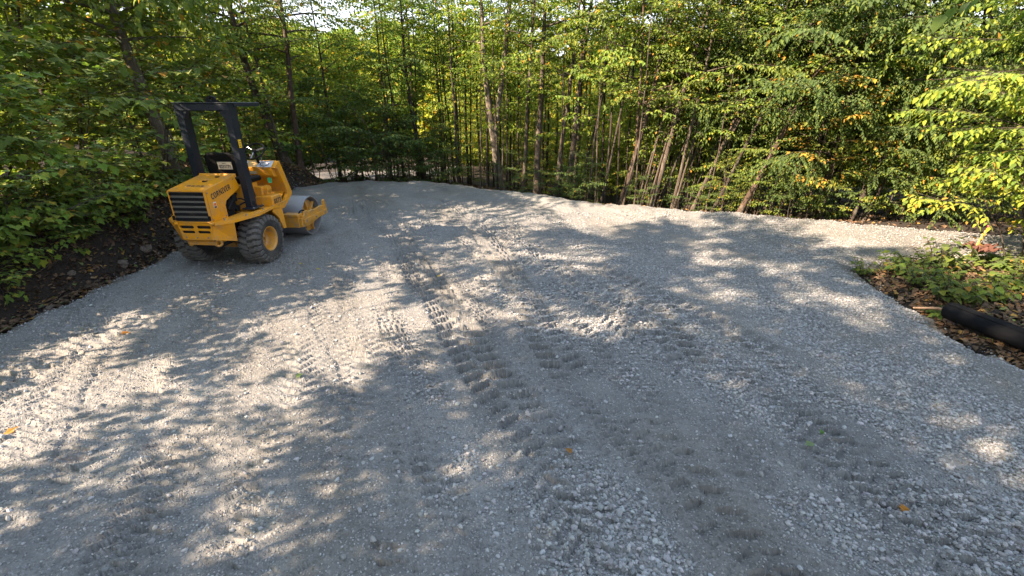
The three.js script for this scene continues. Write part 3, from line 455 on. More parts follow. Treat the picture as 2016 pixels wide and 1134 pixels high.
// second row and beyond: young forest, clones of a few grown trees
{
  const r = rng(404);
  const kinds = [
    ['pole_tree', grow({ seed: 201, h: 7.5, r0: 0.045, from: 3.2, boughs: 11, reach: 1.7, pal: 'fresh', ...near }), M.darkBark, 'thin pole-stemmed tree with a high leafy crown deep in the wood', 'tree', 'pole-stemmed trees deep in the wood'],
    ['pole_tree', grow({ seed: 202, h: 7, r0: 0.044, from: 3.0, boughs: 11, reach: 1.4, pal: 'green', lean: [0.04, 0], ...near }), M.darkBark, 'thin pole-stemmed tree with a high leafy crown deep in the wood', 'tree', 'pole-stemmed trees deep in the wood'],
    ['pole_tree', grow({ seed: 203, h: 8, r0: 0.080, from: 3.4, boughs: 14, reach: 2.1, pal: 'fresh', ...near }), M.bark, 'thin pole-stemmed tree with a high leafy crown deep in the wood', 'tree', 'pole-stemmed trees deep in the wood'],
    ['understorey_tree', grow({ seed: 204, h: 5, r0: 0.032, from: 0.7, boughs: 30, reach: 1.35, pal: 'fresh', ...near }), M.bark, 'low leafy understorey tree beneath the taller stems in the wood', 'tree', 'understorey trees in the wood'],
    ['understorey_tree', grow({ seed: 205, h: 4, r0: 0.024, from: 0.4, boughs: 26, reach: 1.2, pal: 'green', ...near }), M.bark, 'low leafy understorey tree beneath the taller stems in the wood', 'tree', 'understorey trees in the wood'],
    ['understorey_tree', grow({ seed: 206, h: 5.5, r0: 0.032, from: 0.8, boughs: 30, reach: 1.5, pal: 'yellow', ...near }), M.bark, 'low leafy understorey tree beneath the taller stems in the wood', 'tree', 'understorey trees in the wood'],
  ];
  const thin = ['thin_tree', M.darkBark, 'thin young stem standing in the first rows behind the gravel', 'tree', 'thin young stems behind the back edge'];
  for (const [sd, h, r0, ln] of [[207, 6.2, 0.03, 0.02], [208, 5.6, 0.024, -0.03], [209, 6.6, 0.038, 0.06]]) kinds.push([thin[0], grow({ seed: sd, h, r0, lean: [ln, 0.01], from: 2.2, boughs: 10, reach: 1.0, pal: 'fresh', ...near }), sd === 208 ? M.bark : M.darkBark, thin[2], thin[3], thin[4]]);
  kinds.push(['low_shrub', grow({ seed: 210, h: 2.6, r0: 0.02, stems: 3, from: 0.15, boughs: 24, reach: 0.9, pal: 'dark', ...near }), M.bark, 'small leafy shrub right behind the back edge of the gravel', 'shrub', 'shrubs along the back edge']);
  for (const [sd, ln, r0] of [[211, 0.2, 0.03], [212, 0.3, 0.036]]) kinds.push(['bent_tree', grow({ seed: sd, h: 6, r0, lean: [ln, 0.02], from: 2.2, boughs: 14, reach: 1.2, pal: 'green', ...near, leaf: 0.08 }), sd === 211 ? M.bark : M.darkBark, 'slender tree leaning right in the thicket right of centre', 'tree', 'slender leaning trees right of centre']);
  const first = {};
  const put = (k, X, Z, s, turn = r() * 6.283) => { const [name, geo, bark, label, cat, group] = kinds[k]; if (first[k]) again(first[k], X, Z, turn, s, label, group); else { first[k] = plant(name, label, cat, geo, X, Z, turn, { bark, group }); first[k].scale.setScalar(s); } };
  // stems seen between the nearer trunks
  for (const [X, Z] of [[-1.6, 17], [-1.8, 16], [-1.11, 16.2], [-0.95, 18], [-0.06, 17], [2.52, 16], [3.86, 14.2], [4.6, 13.6], [-2.57, 17.3], [0.6, 19], [-0.5, 20], [1.3, 17.5], [3.2, 17], [-3.6, 18], [-4.4, 17], [5.6, 15.6], [-2.1, 19.5], [0.2, 15.4], [2.0, 14.6], [3.3, 13.2]]) put(r() < 0.6 ? 0 : r() < 0.6 ? 1 : 2, X, Z, 0.85 + 0.3 * r());
  for (let k = 0; k < 26; k++) { const Z = 15.5 + 6 * r(), X = (r() * 2 - 1) * Z * 1.15; if (X > -14 && X < 4.5) continue; put(r() < 0.5 ? 0 : r() < 0.5 ? 1 : 2, X, Z, 0.8 + 0.4 * r()); }
  const lane = (X, Z) => { const o = -0.407 * X + 0.914 * Z; return o > 18.5 && o < 29 && X < -3.5; };   // an old clearing in the wood
  for (let k = 0; k < 60; k++) { const Z = 15 + 13 * r(), X = (r() * 2 - 1) * Z * 1.1; if (lane(X, Z) || (Math.abs(X - 1) < 6 && Z < 19.5)) continue; put(r() < 0.35 ? 3 : r() < 0.3 ? 4 : 5, X, Z, 0.7 + 0.5 * r()); }
  for (let k = 0; k < 20; k++) { const Z = 17 + 4 * r(), X = -2.5 + 9.5 * r(); put(r() < 0.4 ? 3 : 5, X, Z, 0.55 + 0.3 * r()); }
  for (let k = 0; k < 26; k++) { const Z = 20 + 6.5 * r(), X = -3.2 + 13 * r(); put(r() < 0.3 ? 3 : 5, X, Z, 0.75 + 0.5 * r()); }
  for (let k = 0; k < 70; k++) { const X = -4.2 + 11.5 * r(), edge = X < -2.7 ? 13.9 : X < 1.7 ? lerp(13.9, 11.0, (X + 2.7) / 4.4) : lerp(11.0, 8.9, (X - 1.7) / 6), Z = edge + 0.4 + 4.2 * r(); put(6 + Math.floor(3 * r()), X, Z, 0.8 + 0.35 * r()); }
  for (let k = 0; k < 9; k++) { const X = -3.8 + 11 * r(), edge = X < -2.7 ? 13.9 : X < 1.7 ? lerp(13.9, 11.0, (X + 2.7) / 4.4) : lerp(11.0, 8.9, (X - 1.7) / 6), Z = edge + 0.5 + 1.6 * r(); put(9, X, Z, r() < 0.5 ? 0.35 + 0.15 * r() : 0.5); }
  for (const [X, Z, s] of [[-6.1, 14.4, 1.1], [-5.4, 14.5, 1.0], [-4.9, 14.3, 0.9], [-4.3, 14.6, 1.05], [-5.8, 15.6, 1.2], [-3.8, 14.5, 0.9], [-3.2, 14.6, 0.8], [-4.6, 15.8, 1.2], [-3.5, 16, 1.1], [-2.3, 14.5, 0.7], [-7.0, 14.0, 1.2], [-2.6, 16.4, 0.9]]) put(9, X, Z, s);
  for (const [X, Z, k, s] of [[3.0, 10.75, 9, 0.3], [4.3, 10.35, 9, 0.28], [4.75, 10.3, 4, 0.35], [5.5, 10.15, 4, 0.55], [6.1, 9.9, 9, 0.5], [6.7, 9.75, 4, 0.45], [7.4, 9.7, 9, 0.75], [8.2, 9.5, 4, 0.75], [9.1, 9.2, 9, 0.4], [9.8, 9.1, 4, 0.7], [1.5, 11.8, 9, 0.3], [0.5, 12.6, 9, 0.35]]) put(k, X, Z, s);
  for (let k = 0; k < 30; k++) { const X = 2.4 + 5.2 * r(), edge = lerp(11.0, 8.9, (X - 1.7) / 6), Z = edge + 0.35 + 2.6 * r(); put(10 + Math.floor(2 * r()), X, Z, 0.8 + 0.35 * r(), (r() - 0.5) * 1.2); }
  // low growth right behind the gravel
  for (const [X, Z, k, s] of [[-4.9, 15.4, 4, 0.8], [-4.0, 15.2, 3, 0.75], [-3.3, 16.2, 4, 0.8], [-5.4, 16.8, 3, 0.9], [-2.2, 15.2, 4, 0.6], [-1.2, 14.6, 4, 0.55], [0.9, 14.8, 4, 0.5], [2.2, 13.2, 4, 0.5], [3.5, 12.6, 4, 0.55], [5.2, 11.4, 4, 0.7], [5.9, 11.0, 4, 0.7], [7.9, 9.5, 4, 0.6], [8.8, 9.3, 4, 0.6], [10.2, 8.9, 4, 0.6]]) put(k, X, Z, s);
}
// wooded hillside far behind: one mass of foliage
{
  const r = rng(77), clumps = ['yellow', 'fresh', 'green'].map((pal, m) => {
    const L = new Leaves(), q = rng(300 + m);
    for (let k = 0; k < 420; k++) { const a = q() * 6.283, y = q() * 2 - 1, s = Math.cbrt(0.25 + 0.75 * q()), w = Math.sqrt(1 - y * y), D = norm([q() - 0.5, q() - 0.65, q() - 0.5]), N0 = norm([q() - 0.5, q() + 0.4, q() - 0.5]), dt = D[0] * N0[0] + D[1] * N0[1] + D[2] * N0[2], N = norm([N0[0] - D[0] * dt, N0[1] - D[1] * dt, N0[2] - D[2] * dt]), c = pick(PAL[pal], q), b = 1.2 + 0.6 * q(); L.add([Math.cos(a) * w * s, y * s * 0.75, Math.sin(a) * w * s], D, N, 0.26, 0.2, c.map((x) => x * b), 0); }
    return L.build();
  });
  const lists = [[], [], []], lane = (X, Z) => { const o = -0.407 * X + 0.914 * Z; return o > 18.5 && o < 29 && X < -3.5; }, mx = new THREE.Matrix4(), e = new THREE.Euler(), q = new THREE.Quaternion();
  for (let t = 0; t < 520; t++) {
    const Z = 26 + 78 * Math.pow(r(), 1.5), X = (r() * 2 - 1) * (Z * 1.25 + 4), u = terrain(X, Z), H = 4.4 + 3.2 * r(), n = 10, k = r() < 0.5 ? 0 : r() < 0.7 ? 1 : 2; if (lane(X, Z)) continue;
    for (let j = 0; j < n; j++) { const y = H * (0.12 + 0.88 * (j + r()) / n), s = (0.9 + 0.9 * r()) * (1.15 - 0.5 * y / H), a = r() * 6.283, d = r() * 1.7 * (1.1 - 0.7 * y / H); lists[k].push([X + Math.cos(a) * d, u + y, -Z + Math.sin(a) * d, s, r() * 6.283]); }
  }
  const g = tag(thing('distant_woods'), 'sunlit yellow-green woods on the hillside far behind the trunks', 'woods', null, 'stuff');
  lists.forEach((L, k) => { const im = new THREE.InstancedMesh(clumps[k], M.leaf, L.length); im.name = 'foliage'; im.userData.kind = 'stuff'; im.castShadow = im.receiveShadow = true; L.forEach(([x, y, z, s, a], i) => { mx.compose(V(x, y, z), q.setFromEuler(e.set(0, a, 0)), V(s, s, s)); im.setMatrixAt(i, mx); }); g.add(im); });
}
// ---------------------------------------------------------------- left bank
{
  const big = { kind: 2, leaf: 0.128, wide: 1.0, gap: 0.082, twig: 0.12, tilt: 0.9, twigs: true, rise: 0.4 };
  const A = grow({ seed: 301, h: 3.4, r0: 0.024, stems: 3, from: 0.4, boughs: 30, reach: 1.25, pal: 'green', ...big });
  const B = grow({ seed: 302, h: 2.6, r0: 0.018, stems: 4, from: 0.2, boughs: 30, reach: 1.05, pal: 'fresh', ...big });
  const C = grow({ seed: 303, h: 4.6, r0: 0.036, stems: 2, from: 0.8, boughs: 40, reach: 1.6, pal: 'green', ...big });
  const D = grow({ seed: 304, h: 1.3, r0: 0.011, stems: 5, from: 0.1, boughs: 22, reach: 0.7, pal: 'fresh', ...big, leaf: 0.12 });
  const P = (geo, name, label, X, Z, turn, s = 1) => { const t = plant(name, label, name === 'maple_sapling' ? 'sapling' : 'bush', geo, X, Z, turn, { stemName: 'stem', crownName: 'foliage' }); t.scale.setScalar(s); };
  P(C, 'maple_sapling', 'tall broad-leaved sapling filling the top left corner', -7.6, 5.6, 0.3, 1.0);
  P(C, 'maple_sapling', 'tall broad-leaved sapling left of the roller, behind the bank', -8.6, 8.0, 2.1, 1.05);
  P(A, 'maple_sapling', 'many-stemmed sapling with thin pale stems on the left edge', -7.0, 5.3, 1.0, 1.0);
  P(A, 'maple_sapling', 'many-stemmed sapling between bank top and roll bar', -7.3, 7.6, 3.4, 1.05);
  P(B, 'leafy_bush', 'bright leafy bush at the far left above the bare twigs', -6.95, 4.5, 0.5, 1.0);
  P(B, 'leafy_bush', 'yellow-green bush on the bank midway to the roller', -7.1, 6.4, 2.4, 1.05);
  P(B, 'leafy_bush', 'leafy bush just left of the roller hood', -7.0, 8.9, 4.4, 1.0);
  P(A, 'maple_sapling', 'sapling seen through the roll bar frame', -7.5, 10.2, 5.4, 1.15);
  P(C, 'maple_sapling', 'tall sapling behind the roll bar', -7.9, 11.9, 4.0, 1.0);
  P(D, 'low_bush', 'low leafy plant hanging over the dark cut at left', -6.55, 5.6, 0.0, 0.9);
  P(D, 'low_bush', 'low leafy plant at the lip of the cut nearest the roller', -6.6, 7.4, 2.0, 0.9);
  P(D, 'low_bush', 'low plant with drooping leaves at the left frame edge', -6.5, 4.7, 3.7, 0.95);
  P(D, 'low_bush', 'low bush arching over the soil edge nearest the left frame edge', -6.15, 4.35, 1.2, 0.8);
  P(D, 'low_bush', 'low bush hanging over the dark soil a step before the rocks', -6.2, 5.15, 2.9, 0.85);
  P(D, 'low_bush', 'low bush over the cut between two bare twigs', -6.2, 6.1, 4.1, 0.8);
  P(D, 'low_bush', 'low bush leaning toward the roller grille from the bank', -6.3, 6.85, 5.2, 0.75);
  P(D, 'low_bush', 'small bush spilling down the cut closest to the viewer at left', -5.98, 3.95, 0.4, 0.55);
  P(D, 'low_bush', 'small bush spilling over the soil between the twigs and the rocks', -5.95, 4.9, 1.9, 0.5);
  P(D, 'low_bush', 'small bush above the middle rock of the cut', -6.02, 5.75, 3.3, 0.55);
  P(D, 'low_bush', 'small bush above the rock nearest the roller', -6.08, 6.5, 0.9, 0.55);
  P(B, 'leafy_bush', 'bright bush behind the low plants at the bank top', -6.75, 5.75, 3.0, 0.95);
  P(B, 'leafy_bush', 'bush growing behind the steering wheel of the roller', -6.9, 12.6, 1.4, 1.0);
  P(A, 'maple_sapling', 'sapling behind the console of the roller', -6.9, 15.2, 0.7, 1.0);
  P(C, 'maple_sapling', 'tall sapling in the second rank at far left', -10.4, 8.4, 1.1, 0.75);
  P(C, 'maple_sapling', 'tall sapling in the second rank between trunk and roll bar', -10.2, 11.0, 2.9, 0.8);
  P(C, 'maple_sapling', 'tall sapling behind the pair of trunks', -8.8, 14.6, 5.1, 1.15);
  plant('old_tree', 'thick grey trunk leaning behind the roll bar at left', 'tree', grow({ seed: 305, h: 6.6, r0: 0.128, lean: [-0.10, 0.02], from: 2.6, boughs: 40, reach: 2.8, ...near, leaf: 0.13, kind: 1, pal: 'green' }), -6.75, 9.4, 0, { bark: M.paleBark });
  const g = [['tall tree at far left behind the saplings', -11.5, 8.5, 41], ['tall tree behind the left bank saplings', -11.8, 12.5, 42], ['tall tree at the back left corner of the lot', -9.6, 17.5, 43]];
  g.forEach(([label, X, Z, s]) => plant('tall_tree', label, 'tree', grow({ seed: s, h: 6.4, r0: 0.11, from: 1.6, boughs: 40, reach: 2.6, leaf: 0.14, gap: 0.075, twig: 0.13, pal: 'green' }), X, Z, s, { bark: M.bark }));
}
// trees outside the frame whose crowns shade the lot
{
  const G = [grow({ seed: 501, h: 12, r0: 0.160, from: 3.4, boughs: 32, reach: 3.3, leaf: 0.18, gap: 0.07, twig: 0.10 }), grow({ seed: 502, h: 11, r0: 0.136, from: 3.0, boughs: 28, reach: 3.0, leaf: 0.18, gap: 0.07, twig: 0.10 })];
  let src = [];
  plant('shade_tree', 'high-crowned tree beside the lot outside the picture at left', 'tree', grow({ seed: 503, h: 9.6, r0: 0.05, lean: [0, -0.40], from: 5.9, boughs: 24, reach: 2.0, leaf: 0.17, gap: 0.065, twig: 0.085 }), -8.6, -2.8, 0, {});
  plant('shade_tree', 'thin high-crowned tree beside the lot outside the picture, level with the viewer', 'tree', grow({ seed: 504, h: 9.4, r0: 0.045, from: 6.3, boughs: 18, reach: 1.8, leaf: 0.17, gap: 0.065, twig: 0.085 }), -8.8, 2.2, 0, {});
  plant('maple_sapling', 'bushy young tree outside the picture beside the lot, just behind the viewer', 'tree', grow({ seed: 506, h: 6.6, r0: 0.06, from: 1.8, boughs: 26, reach: 1.9, leaf: 0.17, gap: 0.07, twig: 0.10 }), -7.0, -0.8, 0, {});
  const thinCrown = grow({ seed: 505, h: 4.6, r0: 0.03, stems: 2, from: 1.2, boughs: 12, reach: 1.3, leaf: 0.16, gap: 0.065, twig: 0.09, kind: 1 });
  plant('maple_sapling', 'thin sapling outside the picture on the left, level with the viewer', 'sapling', thinCrown, -7.0, 2.4, 0.4, {}); plant('maple_sapling', 'thin sapling outside the picture on the left, a step ahead of the viewer', 'sapling', thinCrown, -7.9, 3.5, 2.2, {});
  SHADE.forEach(([X, Z, k, s, turn], i) => { const lab = 'tall tree beside the lot outside the picture, left and behind the viewer'; if (src[k]) again(src[k], X, Z, turn, s, lab, 'shade trees around the viewer'); else { src[k] = plant('shade_tree', lab, 'tree', G[k], X, Z, turn, { group: 'shade trees around the viewer' }); src[k].scale.setScalar(s); } });
}

// ---------------------------------------------------------------- right-hand island
{
  const o = { kind: 1, leaf: 0.088, wide: 0.55, gap: 0.046, twig: 0.075, tilt: 0.7, twigs: true, rise: 0.32 };
  plant('beech_sapling', 'bright yellow-green young beech tree at the right edge', 'tree', grow({ seed: 701, h: 5.2, r0: 0.045, stems: 4, from: 0.95, boughs: 84, reach: 1.45, pal: 'lemon', ...o }), 7.3, 5.75, 0.6, { stemName: 'stem' });
  plant('beech_sapling', 'second bright young beech behind the first at right', 'tree', grow({ seed: 702, h: 5.6, r0: 0.045, stems: 3, from: 0.9, boughs: 66, reach: 1.4, pal: 'lemon', ...o }), 9.2, 6.3, 0.1, { stemName: 'stem' });
  plant('beech_sapling', 'low beech with long sprays reaching left over the drive', 'tree', grow({ seed: 703, h: 1.7, r0: 0.022, stems: 3, lean: [-0.35, -0.1], from: 0.75, boughs: 9, reach: 0.9, pal: 'yellow', side: [-1, -0.1], ...o }), 7.75, 6.45, 0, { stemName: 'stem' });
  const edge = { kind: 1, wide: 0.8, twigs: true, tilt: 0.8, rise: 0.5 };
  // overhanging branch: belongs to a tree standing just outside the frame on the right
  const W = new Wood(), LV = new Leaves(), r = rng(88); const q = { leaf: 0.13, wide: 0.55, gap: 0.075, kind: 1, pal: 'dark', tilt: 0.6 };
  W.tube([[0, -0.2, 0], [-0.05, 1.5, 0.05], [0.05, 3.2, 0], [0, 5.2, -0.1], [0.1, 7, 0]], [0.14, 0.12, 0.1, 0.07, 0.02], 9, 0.2, 3);
  for (let k = 0; k < 20; k++) { const y = 3.08 + k * 0.22, a = k ? r() * 6.283 : Math.PI + 0.5, L = k ? 1.3 + r() : 2.35; const pts = [[0, y, 0]]; let d = [Math.cos(a), 0.25, Math.sin(a)]; if (!k) d = [-0.9, 0.14, -0.50]; for (let j = 0; j < 7; j++) { d = norm([d[0] + (r() - 0.5) * 0.12, d[1] - 0.045, d[2] + (r() - 0.5) * 0.12]); const p = pts[j]; pts.push([p[0] + d[0] * L / 7, p[1] + d[1] * L / 7, p[2] + d[2] * L / 7]); } W.tube(pts, pts.map((_, j) => 0.024 * (1 - j / 7.5)), 5);
    for (let j = 1; j < 7; j++) for (const s of [-1, 1]) { const e = s * (0.6 + 0.4 * r()), c = Math.cos(e), n = Math.sin(e); spray(LV, r, pts[j], norm([d[0] * c - d[2] * n, -0.1 + (r() - 0.5) * 0.3, d[0] * n + d[2] * c]), 0.30 + 0.25 * r(), q); } spray(LV, r, pts[7], d, 0.35, q); }
  plant('overhanging_tree', 'tree outside the frame whose dark branch hangs into the top right corner', 'tree', { trunk: W.build(), crown: LV.build(), tris: LV.k / 3 }, 5.55, 2.6, 0, { bark: M.darkBark });
}
// low plants, each standing on its own
{
  const r = rng(909);
  function herb(seed, h, n, leaf, pal, kind, spread) {
    const q = rng(seed), W = new Wood(), LV = new Leaves();
    for (let k = 0; k < n; k++) { const a = q() * 6.283, hh = h * (0.5 + 0.6 * q()), s = spread * q(); const tip = [Math.cos(a) * (s + hh * 0.35), hh, Math.sin(a) * (s + hh * 0.35)], b = [Math.cos(a) * s * 0.6, -0.03, Math.sin(a) * s * 0.6]; W.tube([b, [lerp(b[0], tip[0], 0.4), hh * 0.6, lerp(b[2], tip[2], 0.4)], tip], [0.005, 0.004, 0.0015], 4);
      for (let j = 0; j < 5; j++) { const t = 0.35 + 0.65 * j / 4, P = [lerp(b[0], tip[0], t * t), hh * t, lerp(b[2], tip[2], t * t)], c = a + (j % 2 ? 1.3 : -1.3) * (1 - t * 0.6) + (q() - 0.5), D = norm([Math.cos(c), -0.1 - 0.2 * q(), Math.sin(c)]), N = norm([(q() - 0.5) * 0.5, 1, (q() - 0.5) * 0.5]), dt = D[0] * N[0] + D[1] * N[1] + D[2] * N[2], L = leaf * (0.6 + 0.6 * q()), col = pick(PAL[pal], q), br = 0.8 + 0.4 * q(); LV.add(P, D, norm([N[0] - D[0] * dt, N[1] - D[1] * dt, N[2] - D[2] * dt]), L, L * (kind === 2 ? 0.95 : 0.85), col.map((x) => x * br), kind, 0.1 + 0.2 * q()); } }
    return { trunk: W.build(), crown: LV.build(), tris: LV.k / 3 };
  }
  const H = [herb(1, 0.19, 13, 0.10, 'green', 1, 0.22), herb(2, 0.25, 15, 0.085, 'fresh', 1, 0.25), herb(3, 0.15, 11, 0.12, 'fresh', 2, 0.2), herb(4, 0.30, 13, 0.075, 'green', 1, 0.18)];
  const src = [], put = (k, X, Z, s, label, group) => { if (src[k]) return again(src[k], X, Z, r() * 6.283, s, label, group, Math.max(terrain(X, Z), lotDist(X, Z) > -0.4 ? gravelU(X, Z)[0] - 0.05 : -9)); src[k] = plant('ground_plant', label, 'plant', H[k], X, Z, r() * 6.283, { stemName: 'stem', crownName: 'foliage', group }); src[k].scale.setScalar(s); return src[k]; };
  const one = [['low plant at the very tip of the right-hand island', 5.05, 6.2, 3, 0.9], ['broad bright leaves on the gravel edge beside the wooden pole', 4.95, 4.78, 2, 0.75], ['round-leaved plant behind the end of the black roll', 5.35, 5.05, 0, 1.1], ['tall thin weed standing above the island plants', 6.1, 6.2, 3, 1.5]];
  for (const [label, X, Z, k, s] of one) put(k, X, Z, s, label);
  for (let k = 0; k < 46; k++) { const X = 5.1 + 2.9 * r(), Z = 4.9 + 1.75 * r(); if (X - 5.0 < (6.2 - Z) * 0.1 || lotDist(X, Z) > -0.12) continue; put(Math.floor(r() * 4), X, Z, 0.6 + 0.6 * r(), 'leafy low plant in the green patch on the right-hand island', 'low plants on the right-hand island'); }
  for (let k = 0; k < 84; k++) { const Z = 3.8 + 9.5 * r(), X = -6.0 - Math.max(0, Z - 7) * 0.07 - 2.4 * r() * r(); put(Math.floor(r() * 4), X, Z, 0.8 + 0.8 * r(), 'leafy low plant at the foot of the bushes on the left bank', 'low plants on the left bank'); }
}
// fallen leaves over the soil: uncountable litter
{
  const r = rng(31), LV = new Leaves(); LV.add([-0.5, 0, 0], [1, 0, 0], [0, 1, 0], 1, 0.62, [1, 1, 1], 1, 0.25); const g = LV.build(), list = [];
  const far = (X, Z) => lotDist(X, Z) < -0.08;
  for (let k = 0; k < 30000; k++) { const Z = 3 + 11 * r(), X = -5.45 - 3.2 * r() ** 1.3; if (far(X, Z) && r() < 0.6 + 0.4 * sst(-5.9, -6.6, X)) list.push([X, Z]); }
  for (let k = 0; k < 9000; k++) { const Z = 2.4 + 4.3 * r(), X = 4.4 + 3.9 * r(); if (far(X, Z)) list.push([X, Z]); }
  for (let k = 0; k < 9000; k++) { const X = -6 + 18 * r(), Z = 8 + 9 * r(); if (backDist(X, Z) > 0.25 && far(X, Z)) list.push([X, Z]); }
  { const cl = new THREE.DodecahedronGeometry(0.5, 0); cl.deleteAttribute('normal'); const n = 5000, ci = new THREE.InstancedMesh(cl, new THREE.MeshStandardMaterial({ color: rgb(0.034, 0.024, 0.017), roughness: 1 }), n), m = new THREE.Matrix4(), qq = new THREE.Quaternion(), ee = new THREE.Euler(); for (let k = 0; k < n; k++) { const Z = 3.2 + 10.5 * r(), X = -5.5 - 0.06 * Math.max(0, Z - 7) - 1.5 * r(), s = 0.012 + 0.05 * r() * r() * r(); m.compose(V(X, terrain(X, Z) + s * 0.15, -Z), qq.setFromEuler(ee.set(r() * 6, r() * 6, r() * 6)), V(s, s * 0.75, s * 0.9)); ci.setMatrixAt(k, m); } ci.castShadow = ci.receiveShadow = true; tag(top(ci, 'soil_clods'), 'crumbs of dark soil over the cut bank at left', 'soil', null, 'stuff'); }
  const im = new THREE.InstancedMesh(g, new THREE.MeshStandardMaterial({ roughness: 0.8, side: THREE.DoubleSide }), list.length), mx = new THREE.Matrix4(), q = new THREE.Quaternion(), e = new THREE.Euler(), c = new THREE.Color();
  list.forEach(([X, Z], i) => { const s = 0.045 + 0.06 * r(); mx.compose(V(X, terrain(X, Z) + 0.012 + 0.02 * r(), -Z), q.setFromEuler(e.set((r() - 0.5) * 1.1, r() * 6.283, (r() - 0.5) * 1.1)), V(s, s, s)); im.setMatrixAt(i, mx); const t = r(), b = 0.5 + 0.7 * r(); t < 0.62 ? c.setRGB(0.09 * b, 0.052 * b, 0.026 * b) : t < 0.85 ? c.setRGB(0.15 * b, 0.095 * b, 0.05 * b) : t < 0.95 ? c.setRGB(0.25 * b, 0.14 * b, 0.03) : c.setRGB(0.12 * b, 0.15 * b, 0.03); im.setColorAt(i, c); });
  im.castShadow = im.receiveShadow = true; tag(top(im, 'leaf_litter'), 'brown fallen leaves strewn over the soil around the lot', 'fallen leaves', null, 'stuff');
}

// ---------------------------------------------------------------- the ride-on roller
const font = await new FontLoader().loadAsync('fonts/droid/droid_sans_bold.typeface.json');
{
  const t1 = tileNoise(8, 71), t2 = tileNoise(60, 72), t3 = tileNoise(260, 73);
  const t4 = tileNoise(30, 74); const grime = (r, g, b, amt) => dataTex(512, 512, (u, v) => { const scr = amt * 0.9 * sst(0.80, 0.88, t3(u * 0.6, v * 0.07 + 0.3) * 0.5 + t4(u * 0.3, v * 0.3) * 0.55), d = Math.max(scr, amt * sst(0.40, 0.85, 0.45 * t1(u, v) + 0.35 * t2(u, v) + 0.3 * t3(u, v))), k = 0.94 + 0.12 * t2(u, v); return [toS(lerp(r * k, 0.20, d)), toS(lerp(g * k, 0.165, d)), toS(lerp(b * k, 0.12, d))]; }, true);
  const rough = dataTex(256, 256, (u, v) => { const q = 90 + 110 * t1(u, v) * 0.6 + 60 * t2(u, v); return [q, q, q]; });
  M.paint = new THREE.MeshPhysicalMaterial({ map: grime(0.65, 0.265, 0.003, 0.5), roughness: 0.75, roughnessMap: rough, clearcoat: 0.18, clearcoatRoughness: 0.3, specularIntensity: 0.6 });
  M.worn = new THREE.MeshPhysicalMaterial({ map: grime(0.54, 0.24, 0.012, 0.8), roughness: 0.85, roughnessMap: rough, clearcoat: 0.15, clearcoatRoughness: 0.4 });
  M.navy = new THREE.MeshPhysicalMaterial({ map: grime(0.011, 0.015, 0.023, 0.02), roughness: 0.6, roughnessMap: rough, clearcoat: 0.12, clearcoatRoughness: 0.3, specularIntensity: 0.6 });
  M.black = new THREE.MeshPhysicalMaterial({ specularIntensity: 0.3, map: grime(0.009, 0.009, 0.010, 0.02), roughness: 0.6 });
  M.vinyl = new THREE.MeshPhysicalMaterial({ color: rgb(0.005, 0.005, 0.0055), roughness: 0.6, specularIntensity: 0.25 });
  M.tread = new THREE.MeshStandardMaterial({ map: grime(0.075, 0.071, 0.067, 0.35), roughness: 0.95 });
  M.rubber = new THREE.MeshStandardMaterial({ map: grime(0.026, 0.025, 0.024, 0.25), roughness: 0.92 });
  M.steel = new THREE.MeshStandardMaterial({ map: grime(0.20, 0.205, 0.215, 0.35), roughness: 0.55, metalness: 0.35 });
  M.chrome = new THREE.MeshStandardMaterial({ color: rgb(0.55, 0.55, 0.56), roughness: 0.3, metalness: 0.9 });
  M.ink = new THREE.MeshStandardMaterial({ color: rgb(0.030, 0.026, 0.022), roughness: 0.7 });
  M.greenTag = new THREE.MeshStandardMaterial({ color: rgb(0.05, 0.42, 0.18), roughness: 0.5 });
  M.dark = new THREE.MeshStandardMaterial({ color: rgb(0.012, 0.011, 0.010), roughness: 0.9 });
}
function boxUV(g) {                                       // uv in metres from the dominant axis
  g = g.index ? g.toNonIndexed() : g; const p = g.attributes.position, n = g.attributes.normal, uv = new Float32Array(p.count * 2);
  for (let i = 0; i < p.count; i++) { const x = Math.abs(n.getX(i)), y = Math.abs(n.getY(i)), z = Math.abs(n.getZ(i)); const [a, b] = x > y && x > z ? [p.getZ(i), p.getY(i)] : y > z ? [p.getX(i), p.getZ(i)] : [p.getX(i), p.getY(i)]; uv[i * 2] = a * 1.3; uv[i * 2 + 1] = b * 1.3; }
  g.setAttribute('uv', new THREE.BufferAttribute(uv, 2)); return g;
}
const join = (list) => mergeGeometries(list.map((g) => { g = g.index ? g.toNonIndexed() : g; for (const k of Object.keys(g.attributes)) if (!['position', 'normal', 'uv'].includes(k)) g.deleteAttribute(k); if (!g.attributes.uv) boxUV(g); return g; }));
// local frame of the machine: r right, u up, f forward -> x, y, -z
const bx = (r0, r1, u0, u1, f0, f1, rad = 0.008) => { const g = new RoundedBoxGeometry(r1 - r0, u1 - u0, f1 - f0, 2, Math.min(rad, (r1 - r0) / 2.1, (u1 - u0) / 2.1, (f1 - f0) / 2.1)); g.translate((r0 + r1) / 2, (u0 + u1) / 2, -(f0 + f1) / 2); return boxUV(g); };
